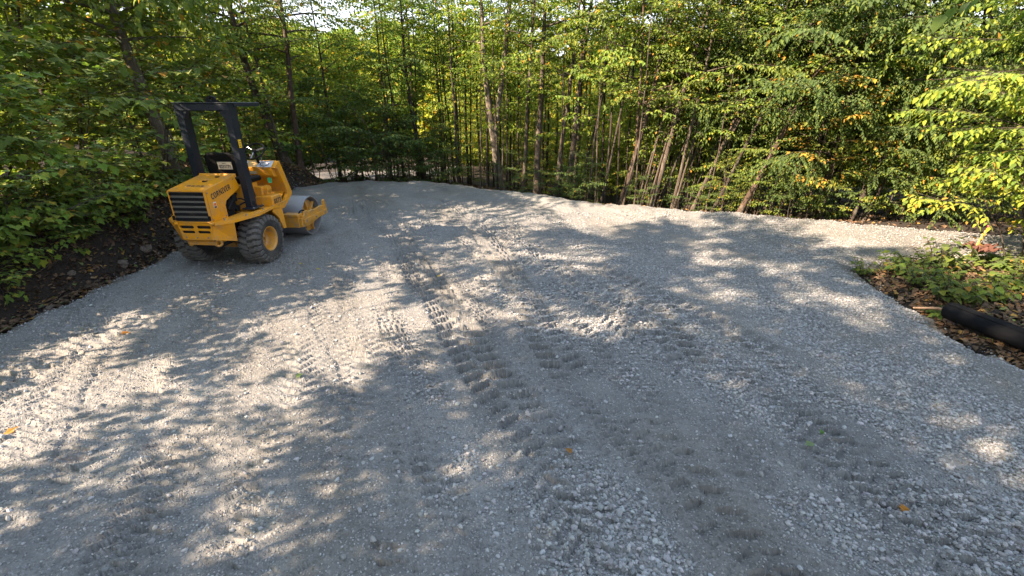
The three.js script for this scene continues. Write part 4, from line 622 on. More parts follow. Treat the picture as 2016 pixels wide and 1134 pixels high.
// profile in (f, u), pushed sideways from r0 to r1
function side(pts, r0, r1, holes = [], bev = 0.004) {
  const sh = new THREE.Shape(pts.map(([f, u]) => new THREE.Vector2(f, u))); for (const h of holes) sh.holes.push(new THREE.Path(h.map(([f, u]) => new THREE.Vector2(f, u))));
  const g = new THREE.ExtrudeGeometry(sh, { depth: r1 - r0 - 2 * bev, bevelEnabled: true, bevelThickness: bev, bevelSize: bev, bevelOffset: -bev, bevelSegments: 1, curveSegments: 10 });
  g.rotateY(Math.PI / 2); g.translate(r0 + bev, 0, 0); return boxUV(g);   // shape x (f) -> -z, extrusion -> +x
}
// profile in (r, f) seen from above, raised from u0 to u1
function plan(pts, u0, u1, bev = 0.004) { const g = new THREE.ExtrudeGeometry(new THREE.Shape(pts.map(([r, f]) => new THREE.Vector2(r, f))), { depth: u1 - u0 - 2 * bev, bevelEnabled: true, bevelThickness: bev, bevelSize: bev, bevelOffset: -bev, bevelSegments: 1 }); g.rotateX(-Math.PI / 2); g.translate(0, u0 + bev, 0); return boxUV(g); }
// profile in (r, u) facing the rear, from f0 to f1
function face(pts, f0, f1, holes = [], bev = 0.004) { const sh = new THREE.Shape(pts.map(([r, u]) => new THREE.Vector2(r, u))); for (const h of holes) sh.holes.push(new THREE.Path(h.map(([r, u]) => new THREE.Vector2(r, u)))); const g = new THREE.ExtrudeGeometry(sh, { depth: f1 - f0 - 2 * bev, bevelEnabled: true, bevelThickness: bev, bevelSize: bev, bevelOffset: -bev, bevelSegments: 1 }); g.translate(0, 0, -f1 + bev); return boxUV(g); }
const slot = (r0, r1, u0, u1) => { const R = (u1 - u0) / 2, c = (u0 + u1) / 2, o = []; for (let k = 0; k <= 8; k++) { const a = -Math.PI / 2 + Math.PI * k / 8; o.push([r1 - R + R * Math.cos(a), c + R * Math.sin(a)]); } for (let k = 0; k <= 8; k++) { const a = Math.PI / 2 + Math.PI * k / 8; o.push([r0 + R + R * Math.cos(a), c + R * Math.sin(a)]); } return o; };
const rod = (a, b, R, n = 10) => { const p = V(a[0], a[1], -a[2]), q = V(b[0], b[1], -b[2]), g = new THREE.CylinderGeometry(R, R, p.distanceTo(q), n); g.applyQuaternion(new THREE.Quaternion().setFromUnitVectors(V(0, 1, 0), q.clone().sub(p).normalize())); g.translate((p.x + q.x) / 2, (p.y + q.y) / 2, (p.z + q.z) / 2); return g; };
const disc = (r0, r1, R, u, f, n = 28) => { const g = new THREE.CylinderGeometry(R, R, r1 - r0, n); g.rotateZ(Math.PI / 2); g.translate((r0 + r1) / 2, u, -f); return g; };
function quadSkin(quads) { const p = [], i = []; for (const q of quads) { const b = p.length / 3; q.forEach(([r, u, f]) => p.push(r, u, -f)); i.push(b, b + 1, b + 2, b, b + 2, b + 3); } const g = geoOf(p, i).toNonIndexed(); g.computeVertexNormals(); return boxUV(g); }
function words(s, h, wide, mat, parent, place, name = 'lettering') {   // raised print: centred text, h tall, stretched to width
  const g = new TextGeometry(s, { font, size: 1, depth: 0.02, curveSegments: 4 }); g.computeBoundingBox(); const b = g.boundingBox;
  g.translate(-(b.min.x + b.max.x) / 2, -(b.min.y + b.max.y) / 2, 0); g.scale(wide / (b.max.x - b.min.x), h / (b.max.y - b.min.y), 0.08); const m = part(name, g, mat, parent); place(m); return m;
}
const roller = thing('road_roller', 'small orange-yellow ride-on drum roller with black roll bar parked at left', 'road roller', -4.14, -0.012, -6.53, -4 * Math.PI / 180);
{
  const R = roller, HW = 0.25;
  // hood
  const hs = [[-0.63, 0.735], [-0.63, 1.16], [0.0, 1.262], [0.075, 1.085], [0.035, 1.065], [-0.19, 0.985], [-0.265, 0.955], [-0.30, 0.90], [-0.30, 0.735]];
  const hood = part('hood', join([side(hs, HW - 0.012, HW), side(hs, -HW, -HW + 0.012),
    side([[-0.63, 1.145], [-0.63, 1.16], [0, 1.262], [0.004, 1.247]], -HW + 0.0125, HW - 0.0125),
    side([[0.0, 1.225], [0.0, 1.262], [0.014, 1.277], [0.035, 1.277], [0.035, 1.235]], -HW - 0.012, HW + 0.012)]), M.paint, R);
  part('hood_frame', join([bx(-HW, -HW + 0.018, 0.735, 1.155, -0.652, -0.633), bx(HW - 0.018, HW, 0.735, 1.155, -0.652, -0.633), bx(-HW + 0.019, HW - 0.019, 1.138, 1.158, -0.652, -0.633), bx(-HW + 0.019, HW - 0.019, 0.735, 0.752, -0.652, -0.633)]), M.paint, R);
  const gr = part('grille', bx(-HW + 0.018, HW - 0.018, 0.752, 1.138, -0.628, -0.622, 0.001), new THREE.MeshStandardMaterial({ roughness: 0.5, metalness: 0.5, map: dataTex(256, 256, (u, v, i, j) => { const x = (i % 16) - 8 + 0.001, y = (j % 16) - 8, hole = Math.hypot(x, y) < 5; return hole ? [6, 6, 6] : [150, 148, 142]; }, true, [6, 6]) }), R);
  for (let k = 0; k < 6; k++) { const u = 1.115 - k * 0.066; part('louvre', side([[-0.631, u - 0.020], [-0.650, u - 0.022], [-0.653, u + 0.010], [-0.640, u + 0.016], [-0.631, u + 0.014]], -HW + 0.02, HW - 0.02, [], 0.003), M.black, gr); }
  words('CORNIVER', 0.076, 0.415, M.ink, R, (m) => { m.position.set(HW + 0.0012, 1.092, 0.335); m.rotation.set(0, Math.PI / 2, 0); m.rotateZ(0.17); });
  words('8873', 0.045, 0.24, M.ink, R, (m) => { m.position.set(0.02, 1.1875 + 0.0015, 0.475); m.rotation.set(-Math.PI / 2 + 0.163, 0, 0); m.position.y = 1.16 + (0.63 - 0.475) * 0.162 + 0.0005; });
  const st = part('sticker', bx(HW, HW + 0.0015, 0.905, 0.985, -0.53, -0.475, 0.0005), new THREE.MeshStandardMaterial({ color: rgb(0.62, 0.58, 0.52), roughness: 0.5 }), R);
  part('sticker_print', bx(HW + 0.0015, HW + 0.0025, 0.935, 0.972, -0.525, -0.48, 0.0004), new THREE.MeshStandardMaterial({ color: rgb(0.55, 0.14, 0.05), roughness: 0.5 }), st); part('sticker_print', bx(HW + 0.0015, HW + 0.0025, 0.908, 0.930, -0.525, -0.48, 0.0004), M.ink, st);
  for (const [r, f, q] of [[0.02, -0.28, 0.035], [0.075, -0.10, 0.03]]) part('hood_cap', rod([r, 1.15 + (0.63 + f) * 0.162, f], [r, 1.168 + (0.63 + f) * 0.162, f], q, 16), M.black, R);
  for (const s of [-1, 1]) part('hood_hook', join([bx(s * 0.245 - 0.03, s * 0.245 + 0.03, 0.705, 0.742, -0.66, -0.61, 0.014)]), M.paint, R);
  // tail panel with four slots
  part('tail_panel', join([face([[-0.245, 0.735], [0.245, 0.735], [0.205, 0.50], [-0.205, 0.50]], -0.64, -0.62, [slot(-0.215, -0.02, 0.655, 0.695), slot(0.02, 0.215, 0.655, 0.695), slot(-0.195, -0.02, 0.590, 0.625), slot(0.02, 0.195, 0.590, 0.625)]),
    quadSkin([[[-0.205, 0.50, -0.638], [0.205, 0.50, -0.638], [0.17, 0.44, -0.56], [-0.17, 0.44, -0.56]], [[-0.245, 0.735, -0.63], [-0.205, 0.50, -0.63], [-0.20, 0.46, -0.2], [-0.24, 0.735, -0.2]], [[0.205, 0.50, -0.63], [0.245, 0.735, -0.63], [0.24, 0.735, -0.2], [0.20, 0.46, -0.2]]])]), M.paint, R);
  part('chassis', join([bx(-0.225, 0.225, 0.52, 0.72, -0.60, 0.3), bx(-0.16, 0.16, 0.34, 0.52, -0.5, 0.95), bx(-0.10, 0.10, 0.28, 0.45, 0.5, 1.1)]), M.dark, R);
  part('engine', join([bx(-0.2, 0.2, 0.7, 1.05, -0.60, -0.05, 0.03), disc(0.08, 0.215, 0.085, 0.87, -0.12, 20), disc(0.08, 0.225, 0.045, 0.80, -0.02, 16), rod([0.21, 0.82, -0.22], [0.21, 1.0, 0.02], 0.018), bx(0.16, 0.225, 0.90, 0.99, -0.1, 0.0, 0.01)]), M.black, R);
  for (const s of [-1, 1]) { const g = new THREE.TorusGeometry(0.04, 0.018, 8, 18); g.rotateY(0.5 * s); g.translate(s * 0.2, 0.435, 0.545); part('tow_eye', g, M.worn, R); }
  part('rear_axle', join([disc(-0.45, 0.45, 0.055, 0.345, 0, 16), disc(-0.12, 0.12, 0.13, 0.345, 0, 18), bx(-0.19, 0.19, 0.41, 0.475, -0.58, -0.05)]), M.worn, R);
  // fenders
  for (const s of [1, -1]) {
    const fl = (pts) => s > 0 ? pts : pts.map(([r, f]) => [-r, f]).reverse(), q3 = (qs) => s > 0 ? qs : qs.map((q) => q.map(([r, u, f]) => [-r, u, f]).reverse());
    const tp = [[0.245, 0.735, -0.645], [0.285, 0.735, -0.645], [0.46, 0.745, -0.50], [0.615, 0.765, -0.16], [0.615, 0.79, 0.24], [0.60, 0.745, 0.45], [0.245, 0.745, 0.45]], h = 0.035;
    const fan = []; for (let k = 2; k < tp.length; k++) fan.push([tp[0], tp[k - 1], tp[k], tp[k]]);
    const lip = []; for (let k = 1; k < tp.length - 1; k++) { const a = tp[k], b = tp[k + 1]; if (k < 5) lip.push([[a[0], a[1] - h, a[2]], [b[0], b[1] - h, b[2]], b, a]); }
    const under = fan.map((q) => q.map(([r, u, f]) => [r, u - h, f]).reverse());
    const skirt = [[[0.22, 0.70, -0.635], [0.205, 0.50, -0.635], [0.40, 0.44, -0.44], [0.455, 0.712, -0.495]], [[0.22, 0.70, -0.625], [0.45, 0.712, -0.485], [0.395, 0.44, -0.43], [0.205, 0.50, -0.625]], [[0.40, 0.44, -0.44], [0.24, 0.44, -0.40], [0.24, 0.7, -0.42], [0.455, 0.712, -0.495]].reverse()];
    part('fender', quadSkin(q3([...fan, ...lip, ...under, ...skirt])), M.paint, R);
    const fr = side([[0.24, 0.752], [0.45, 0.712], [0.475, 0.39], [0.40, 0.40], [0.33, 0.58], [0.20, 0.70]], s > 0 ? 0.565 : -0.595, s > 0 ? 0.595 : -0.565);
    part('front_flange', join([fr, bx(s > 0 ? 0.24 : -0.594, s > 0 ? 0.594 : -0.24, 0.40, 0.70, 0.425, 0.455, 0.006)]), M.paint, R);
  }
  part('floor_plate', join([bx(-0.4, 0.4, 0.70, 0.725, 0.05, 1.0)]), M.worn, R);
  // wheels
  const tyreProfile = [[0.168, -0.12], [0.185, -0.140], [0.25, -0.155], [0.305, -0.15], [0.325, -0.128], [0.333, -0.07], [0.335, 0], [0.333, 0.07], [0.325, 0.128], [0.305, 0.15], [0.25, 0.155], [0.185, 0.140], [0.168, 0.12]].map(([a, b]) => new THREE.Vector2(a, b));
  const tl = new THREE.LatheGeometry(tyreProfile, 48); const lugs = [];
  for (let k = 0; k < 24; k++) for (const s of [-1, 1]) {
    const L = 24, a0 = (k + (s > 0 ? 0.5 : 0)) / L * 2 * Math.PI, P = [], w = 0.056, sw = -0.16;
    for (const [y, r0, r1, da] of [[0.004, 0.325, 0.355, 0], [0.055, 0.325, 0.355, 0.015], [0.09, 0.323, 0.354, 0.075], [0.145, 0.303, 0.342, 0.08], [0.160, 0.270, 0.295, 0.08]]) for (const [rr, e] of [[r0, -0.6], [r1, -0.42], [r1, 0.42], [r0, 0.6]]) { const a = a0 + da + e * w / 0.34; P.push([rr * Math.cos(a), s * y, rr * Math.sin(a)]); }
    const p = [], idx = []; P.forEach((q) => p.push(...q)); for (let j = 0; j < 4; j++) for (let e = 0; e < 3; e++) { const a = j * 4 + e, b = a + 1, c = a + 4, d = c + 1; s > 0 ? idx.push(a, c, b, b, c, d) : idx.push(a, b, c, b, d, c); } const t = [0, 1, 2, 0, 2, 3], m = t.map((x) => x + 16); idx.push(...(s > 0 ? t : [...t].reverse()), ...(s > 0 ? [...m].reverse() : m));
    const g = geoOf(p, idx).toNonIndexed(); g.computeVertexNormals(); lugs.push(g);
  }
  const tyreG = boxUV(tl.clone()); tyreG.rotateZ(-Math.PI / 2); const treadG = join(lugs); treadG.rotateZ(-Math.PI / 2);   // axle along +x = outer side
  const rimPts = [[0.025, 0.035], [0.055, 0.035], [0.062, 0.0], [0.125, -0.01], [0.138, 0.04], [0.150, 0.115], [0.165, 0.132], [0.178, 0.142], [0.181, 0.134], [0.170, 0.112], [0.160, 0.0], [0.165, -0.13]].map(([a, b]) => new THREE.Vector2(a, b));
  const rimG = new THREE.LatheGeometry(rimPts, 40); rimG.rotateZ(-Math.PI / 2);
  for (const s of [1, -1]) {
    const w = part('wheel', disc(-0.1, -0.02, 0.06, 0, 0, 18), M.worn, R); w.position.set(s * 0.46, 0.352, 0); w.rotation.y = s > 0 ? 0 : Math.PI; w.rotation.x = s * 0.13;
    part('tyre', tyreG, M.rubber, w); part('tread', treadG, M.tread, w); part('rim', rimG, M.worn, w);
    for (let k = 0; k < 6; k++) { const a = k * Math.PI / 3; part('wheel_bolt', disc(-0.008, 0.014, 0.011, 0.092 * Math.sin(a), 0.092 * Math.cos(a), 6), M.chrome, w); }
    for (let k = 0; k < 4; k++) { const a = k * Math.PI / 2 + 0.4; const g = disc(-0.008, -0.003, 0.017, 0.092 * Math.sin(a + 0.25), 0.092 * Math.cos(a + 0.25), 12); part('rim_hole', g, M.dark, w); }
  }
  // roll bar
  const post = (s) => { const g = []; const c = s * 0.335; const q = (u, w, f0, f1) => [[c - w, u, f0], [c + w, u, f0], [c + w, u, f1], [c - w, u, f1]]; const lv = [[0.79, 0.042, 0.055, 0.185], [1.5, 0.044, 0.03, 0.165], [2.06, 0.048, 0.015, 0.165], [2.185, 0.05, 0.005, 0.20]], quads = []; for (let k = 0; k < 3; k++) { const a = q(lv[k][0], lv[k][1], lv[k][2], lv[k][3]), b = q(lv[k + 1][0], lv[k + 1][1], lv[k + 1][2], lv[k + 1][3]); for (let e = 0; e < 4; e++) { const n = (e + 1) % 4; quads.push([a[e], a[n], b[n], b[e]]); } } return quadSkin(quads); };
  const ft = part('roll_bar', join([post(1), post(-1), bx(-0.384, 0.384, 2.095, 2.186, 0.008, 0.10, 0.012),
    ...[-1, 1].map((s) => face(s < 0 ? [[-0.292, 2.096], [-0.292, 1.99], [-0.22, 2.096]] : [[0.292, 2.096], [0.22, 2.096], [0.292, 1.99]], 0.02, 0.09)),
    bx(0.26, 0.44, 0.772, 0.792, 0.0, 0.26), bx(-0.44, -0.26, 0.772, 0.792, 0.0, 0.26)]), M.navy, R);
  part('roof', join([plan([[-0.40, 0.0], [0.40, 0.0], [0.40, 0.70], [-0.40, 0.70]], 2.187, 2.203), bx(-0.40, -0.388, 2.15, 2.187, 0.11, 0.70, 0.003), bx(0.388, 0.40, 2.15, 2.187, 0.11, 0.70, 0.003), bx(-0.387, 0.387, 2.15, 2.187, 0.688, 0.70, 0.003)]), M.navy, R);
  { const pts = []; for (let k = 0; k <= 12; k++) { const a = Math.PI * k / 12; pts.push([0.01 + 0.085 * Math.cos(a), 2.203 + 0.085 * Math.sin(a)]); } const ho = []; for (let k = 0; k < 12; k++) { const a = -2 * Math.PI * k / 12; ho.push([0.01 + 0.017 * Math.cos(a), 2.245 + 0.017 * Math.sin(a)]); } part('lifting_eye', face(pts, 0.22, 0.25, [ho]), M.black, R); }
  for (const s of [1, -1]) { const g = new THREE.TorusGeometry(0.022, 0.006, 8, 16); g.rotateY(Math.PI / 2); g.translate(s * 0.378, 0.85, -0.12); part('post_pin', g, M.black, R); }
  const dec = part('warning_label', bx(0.3855, 0.387, 1.62, 1.73, 0.05, 0.115, 0.0006), new THREE.MeshStandardMaterial({ color: rgb(0.72, 0.42, 0.01), roughness: 0.5 }), R);
  for (let k = 0; k < 3; k++) part('label_line', bx(0.387, 0.3876, 1.637 + k * 0.03, 1.645 + k * 0.03, 0.06, 0.105, 0.0002), M.ink, dec);
  // seat
  { const sh = new THREE.Shape(); const w = 0.265, h = 0.325, c = 0.07; sh.moveTo(-w + 0.02, 0); sh.lineTo(w - 0.02, 0); sh.lineTo(w, 0.06); sh.lineTo(w, h - c); sh.quadraticCurveTo(w - 0.01, h, w - c, h); sh.lineTo(-w + c, h); sh.quadraticCurveTo(-w + 0.01, h, -w, h - c); sh.lineTo(-w, 0.06); sh.closePath();
    const g = new THREE.ExtrudeGeometry(sh, { depth: 0.03, bevelEnabled: true, bevelThickness: 0.03, bevelSize: 0.022, bevelOffset: -0.022, bevelSegments: 4, curveSegments: 8 }); g.translate(0, 0, -0.015); const b = part('seat_back', boxUV(g), M.vinyl, R); b.position.set(0.06, 1.225, -0.17); b.rotation.x = 0.10;
    part('seat', join([bx(-0.19, 0.28, 1.10, 1.18, 0.20, 0.60, 0.035)]), M.vinyl, R); part('seat_base', bx(-0.15, 0.24, 0.73, 1.10, 0.12, 0.52, 0.02), M.paint, R);
    const pl = part('licence_plate', bx(-0.105, 0.105, -0.0525, 0.0525, 0, 0.004, 0.002), new THREE.MeshStandardMaterial({ color: rgb(0.55, 0.46, 0.32), roughness: 0.45 }), b); pl.position.set(0.02, 0.155, 0.052);
    words('V23177Y', 0.046, 0.172, M.ink, pl, (m) => m.position.set(0, -0.012, 0.0005)); words('Ontario', 0.013, 0.05, M.ink, pl, (m) => m.position.set(-0.005, 0.035, 0.0005)); }
  // console
  { const out = [[0.78, 1.26], [0.905, 1.352], [0.945, 1.345], [1.15, 0.84], [1.14, 0.79], [0.86, 0.62], [0.72, 0.62], [0.72, 0.69], [0.86, 0.70], [1.01, 0.82], [1.01, 0.87], [0.855, 1.235]];
    const cf = part('console', join([side(out, 0.345, 0.40), side(out, -0.40, -0.345), quadSkin([[[-0.345, 0.86, 1.02], [0.345, 0.86, 1.02], [0.345, 1.25, 0.86], [-0.345, 1.25, 0.86]], [[-0.345, 0.70, 0.80], [0.345, 0.70, 0.80], [0.345, 0.86, 1.02], [-0.345, 0.86, 1.02]], [[0.345, 0.84, 1.14], [-0.345, 0.84, 1.14], [-0.345, 1.345, 0.94], [0.345, 1.345, 0.94]], [[0.345, 0.62, 0.86], [-0.345, 0.62, 0.86], [-0.345, 0.84, 1.14], [0.345, 0.84, 1.14]]]),
      side([[0.775, 1.262], [0.90, 1.352], [0.94, 1.352], [0.94, 1.10], [0.81, 1.12], [0.79, 1.15]], -0.344, 0.344)]), M.paint, R);
    const pan = (r0, r1, mat, name) => { const n = [-0.09, 0.125].map((x) => x / Math.hypot(0.09, 0.125)); const at = (r, t, o) => [r, 1.262 + 0.09 * t + n[1] * o, 0.775 + 0.125 * t + n[0] * o]; return part(name, quadSkin([[at(r0, 0.06, 0.003), at(r1, 0.06, 0.003), at(r1, 0.95, 0.003), at(r0, 0.95, 0.003)]]), mat, cf); };
    const wht = new THREE.MeshStandardMaterial({ color: rgb(0.5, 0.51, 0.53), roughness: 0.4 }), pale = new THREE.MeshStandardMaterial({ color: rgb(0.60, 0.68, 0.64), roughness: 0.4 });
    const w1 = pan(0.10, 0.34, wht, 'dash_decal'); pan(-0.33, -0.06, wht, 'dash_decal'); pan(-0.055, 0.095, new THREE.MeshStandardMaterial({ color: rgb(0.72, 0.45, 0.18), roughness: 0.5 }), 'dash_plate');
    { const g = new THREE.TorusGeometry(0.055, 0.006, 6, 24); g.scale(1.2, 0.8, 0.5); const m = part('dash_ring', g, new THREE.MeshStandardMaterial({ color: rgb(0.03, 0.04, 0.10), roughness: 0.4 }), cf); m.position.set(0.215, 1.312, -0.832); m.rotation.x = -Math.PI / 2 + 0.62; }
    part('notice', bx(-0.03, 0.1, 1.165, 1.205, 0.771, 0.774, 0.001), new THREE.MeshStandardMaterial({ color: rgb(0.45, 0.36, 0.22), roughness: 0.6 }), cf).rotation.x = 0;
    const key = new THREE.CatmullRomCurve3([V(0.20, 1.205, -0.775), V(0.25, 1.21, -0.765), V(0.275, 1.17, -0.77), V(0.28, 1.12, -0.775)]); part('key_cord', new THREE.TubeGeometry(key, 14, 0.0035, 6), M.worn, R);
    part('key_tag', bx(0.25, 0.315, 1.03, 1.11, 0.77, 0.776, 0.002), M.greenTag, R);
    const w = part('steering_wheel', (() => { const g = new THREE.TorusGeometry(0.155, 0.013, 10, 40); g.rotateX(Math.PI / 2); return g; })(), M.black, R); w.position.set(0.11, 1.505, -0.80); w.rotation.x = -0.42; w.rotation.order = 'YXZ'; w.rotation.x = 0.72;
    for (const a of [0.5, 2.6, 4.7]) part('spoke', (() => { const g = new THREE.CylinderGeometry(0.012, 0.016, 0.15, 8); g.scale(1, 1, 0.5); g.rotateZ(Math.PI / 2); g.translate(0.075, 0, 0); g.rotateY(a); return g; })(), M.chrome, w);
    part('wheel_hub', (() => { const g = new THREE.CylinderGeometry(0.032, 0.04, 0.035, 16); return g; })(), M.black, w);
    part('steering_column', rod([0.11, 1.50, 0.80], [0.11, 1.29, 0.87], 0.022), M.black, R); part('column_boot', rod([0.11, 1.31, 0.86], [0.11, 1.28, 0.872], 0.04, 14), new THREE.MeshStandardMaterial({ color: rgb(0.6, 0.2, 0.02), roughness: 0.5 }), R);
    for (const [r, f, u] of [[0.12, 0.62, 1.06], [0.235, 0.74, 1.44]]) { const l = part('lever', rod([r, u - 0.2, f + 0.02], [r, u, f], 0.006), M.chrome, R); const k = new THREE.SphereGeometry(0.02, 12, 8); k.translate(r, u, -f); part('knob', k, M.ink, l); }
  }
  // hoses, panel gaps, bolts and latches
  const hose = (pts, q = 0.011) => part('hose', new THREE.TubeGeometry(new THREE.CatmullRomCurve3(pts.map(([r, u, f]) => V(r, u, -f))), 28, q, 7), M.black, R);
  hose([[0.18, 0.80, -0.05], [0.27, 0.86, 0.1], [0.25, 0.74, 0.35], [0.18, 0.5, 0.7], [0.2, 0.42, 1.0]]); hose([[0.16, 0.86, -0.1], [0.24, 0.93, 0.02], [0.28, 0.80, 0.2], [0.2, 0.6, 0.5]], 0.009); hose([[0.46, 0.36, 1.03], [0.50, 0.50, 1.1], [0.48, 0.47, 1.3], [0.50, 0.36, 1.45]], 0.012); hose([[-0.2, 0.43, -0.5], [-0.05, 0.36, -0.55], [0.1, 0.40, -0.5]], 0.010);
  for (const [f, u] of [[-0.6, 0.77], [-0.6, 1.12], [-0.33, 0.77], [-0.05, 1.21]]) part('panel_bolt', disc(HW, HW + 0.006, 0.009, u, f, 8), M.steel, hood);
  part('panel_gap', bx(HW - 0.001, HW + 0.0008, 0.742, 1.14, -0.6165, -0.6135, 0.0003), M.dark, hood);
  for (const s of [-1, 1]) part('hood_latch', bx(s * 0.245 - 0.018, s * 0.245 + 0.018, 0.77, 0.83, -0.662, -0.652, 0.004), M.black, hood);
  for (const r of [-0.15, 0, 0.15]) part('tail_bolt', rod([r, 0.535, -0.648], [r, 0.535, -0.636], 0.010, 8), M.steel, R);
  for (const [r, f] of [[0.33, -0.5], [0.5, -0.28], [0.58, 0.0], [0.57, 0.25], [0.35, 0.36]]) part('fender_bolt', rod([r, 0.74, f], [r, 0.79 - 0.03 * Math.max(0, -f), f], 0.010, 8), M.steel, R);
  for (const s of [-1, 1]) part('foot_bolt', rod([s * 0.42, 0.785, 0.03], [s * 0.42, 0.802, 0.03], 0.014, 6), M.steel, R);
  // boxes beside the operator's feet
  part('side_box', join([bx(0.24, 0.52, 0.73, 0.90, 0.36, 0.62, 0.02)]), M.paint, R); part('control_box', join([bx(0.22, 0.36, 0.90, 1.03, 0.40, 0.52, 0.012), disc(0.36, 0.42, 0.06, 0.98, 0.50, 18), bx(0.36, 0.42, 0.90, 0.98, 0.44, 0.56, 0.01)]), M.paint, R);
  words('8873', 0.075, 0.19, M.ink, R, (m) => { m.position.set(0.5212, 0.815, -0.49); m.rotation.y = Math.PI / 2; });
  for (let k = 0; k < 5; k++) part('bellows', (() => { const g = new THREE.CylinderGeometry(0.045 - 0.004 * k, 0.05 - 0.004 * k, 0.03, 14); g.translate(0.27, 0.92 + 0.032 * k, -0.28); return g; })(), M.black, R);
  // drum and yoke
  const F = 1.53, DR = 0.34;
  const drumProf = [[0.10, -0.40], [0.30, -0.40], [0.315, -0.47], [0.335, -0.475], [DR, -0.465], [DR, 0.465], [0.335, 0.475], [0.315, 0.47], [0.30, 0.36], [0.10, 0.36]].map(([a, b]) => new THREE.Vector2(a, b));
  const dg = new THREE.LatheGeometry(drumProf, 72); dg.rotateZ(-Math.PI / 2); dg.translate(0, DR, -F);
  const drum = part('drum', toCreasedNormals(dg, 0.6), M.steel, R);
  for (const s of [1, -1]) {
    const h = part('drum_plate', join([disc(s > 0 ? 0.361 : -0.39, s > 0 ? 0.39 : -0.361, 0.27, DR, F, 40)]), M.worn, drum);
    for (let k = 0; k < 6; k++) { const a = k * Math.PI / 3 + 0.3; part('drum_rib', (() => { const g = new RoundedBoxGeometry(0.05, 0.24, 0.03, 1, 0.005); g.translate(0, 0.16, 0); g.rotateX(a); g.translate(s * 0.415, DR, -F); return g; })(), M.worn, drum); }
    part('drum_hub', disc(s > 0 ? 0.40 : -0.52, s > 0 ? 0.52 : -0.40, 0.085, DR, F, 24), M.worn, drum);
  }
  for (const s of [1, -1]) {
    const arm = part('yoke_arm', join([side([[1.0, 0.26], [1.0, 0.40], [1.06, 0.40], [1.06, 0.44], [1.12, 0.44], [1.14, 0.49], [1.24, 0.50], [1.26, 0.465], [1.42, 0.475], [1.44, 0.455], [1.76, 0.475], [1.78, 0.45], [1.84, 0.46], [1.85, 0.54], [1.89, 0.555], [1.93, 0.49], [1.94, 0.37], [1.90, 0.32], [1.2, 0.235]], s > 0 ? 0.525 : -0.565, s > 0 ? 0.565 : -0.525), bx(s > 0 ? 0.565 : -0.59, s > 0 ? 0.59 : -0.565, 0.30, 0.385, 1.05, 1.90, 0.008)]), M.worn, R);
    for (const f of [1.12, 1.45, 1.8]) part('arm_bolt', disc(s > 0 ? 0.59 : -0.60, s > 0 ? 0.60 : -0.59, 0.016, 0.342, f, 6), M.steel, arm);
  }
  part('yoke_bar', join([bx(-0.52, 0.52, 0.25, 0.43, 0.98, 1.10, 0.01), bx(0.25, 0.522, 0.43, 0.475, 0.97, 1.14, 0.01), bx(-0.52, 0.52, 0.30, 0.40, 1.86, 1.92, 0.01)]), M.worn, R);
  part('scraper', join([bx(-0.46, 0.46, 0.42, 0.44, 1.17, 1.22, 0.004)]), M.black, R);
}

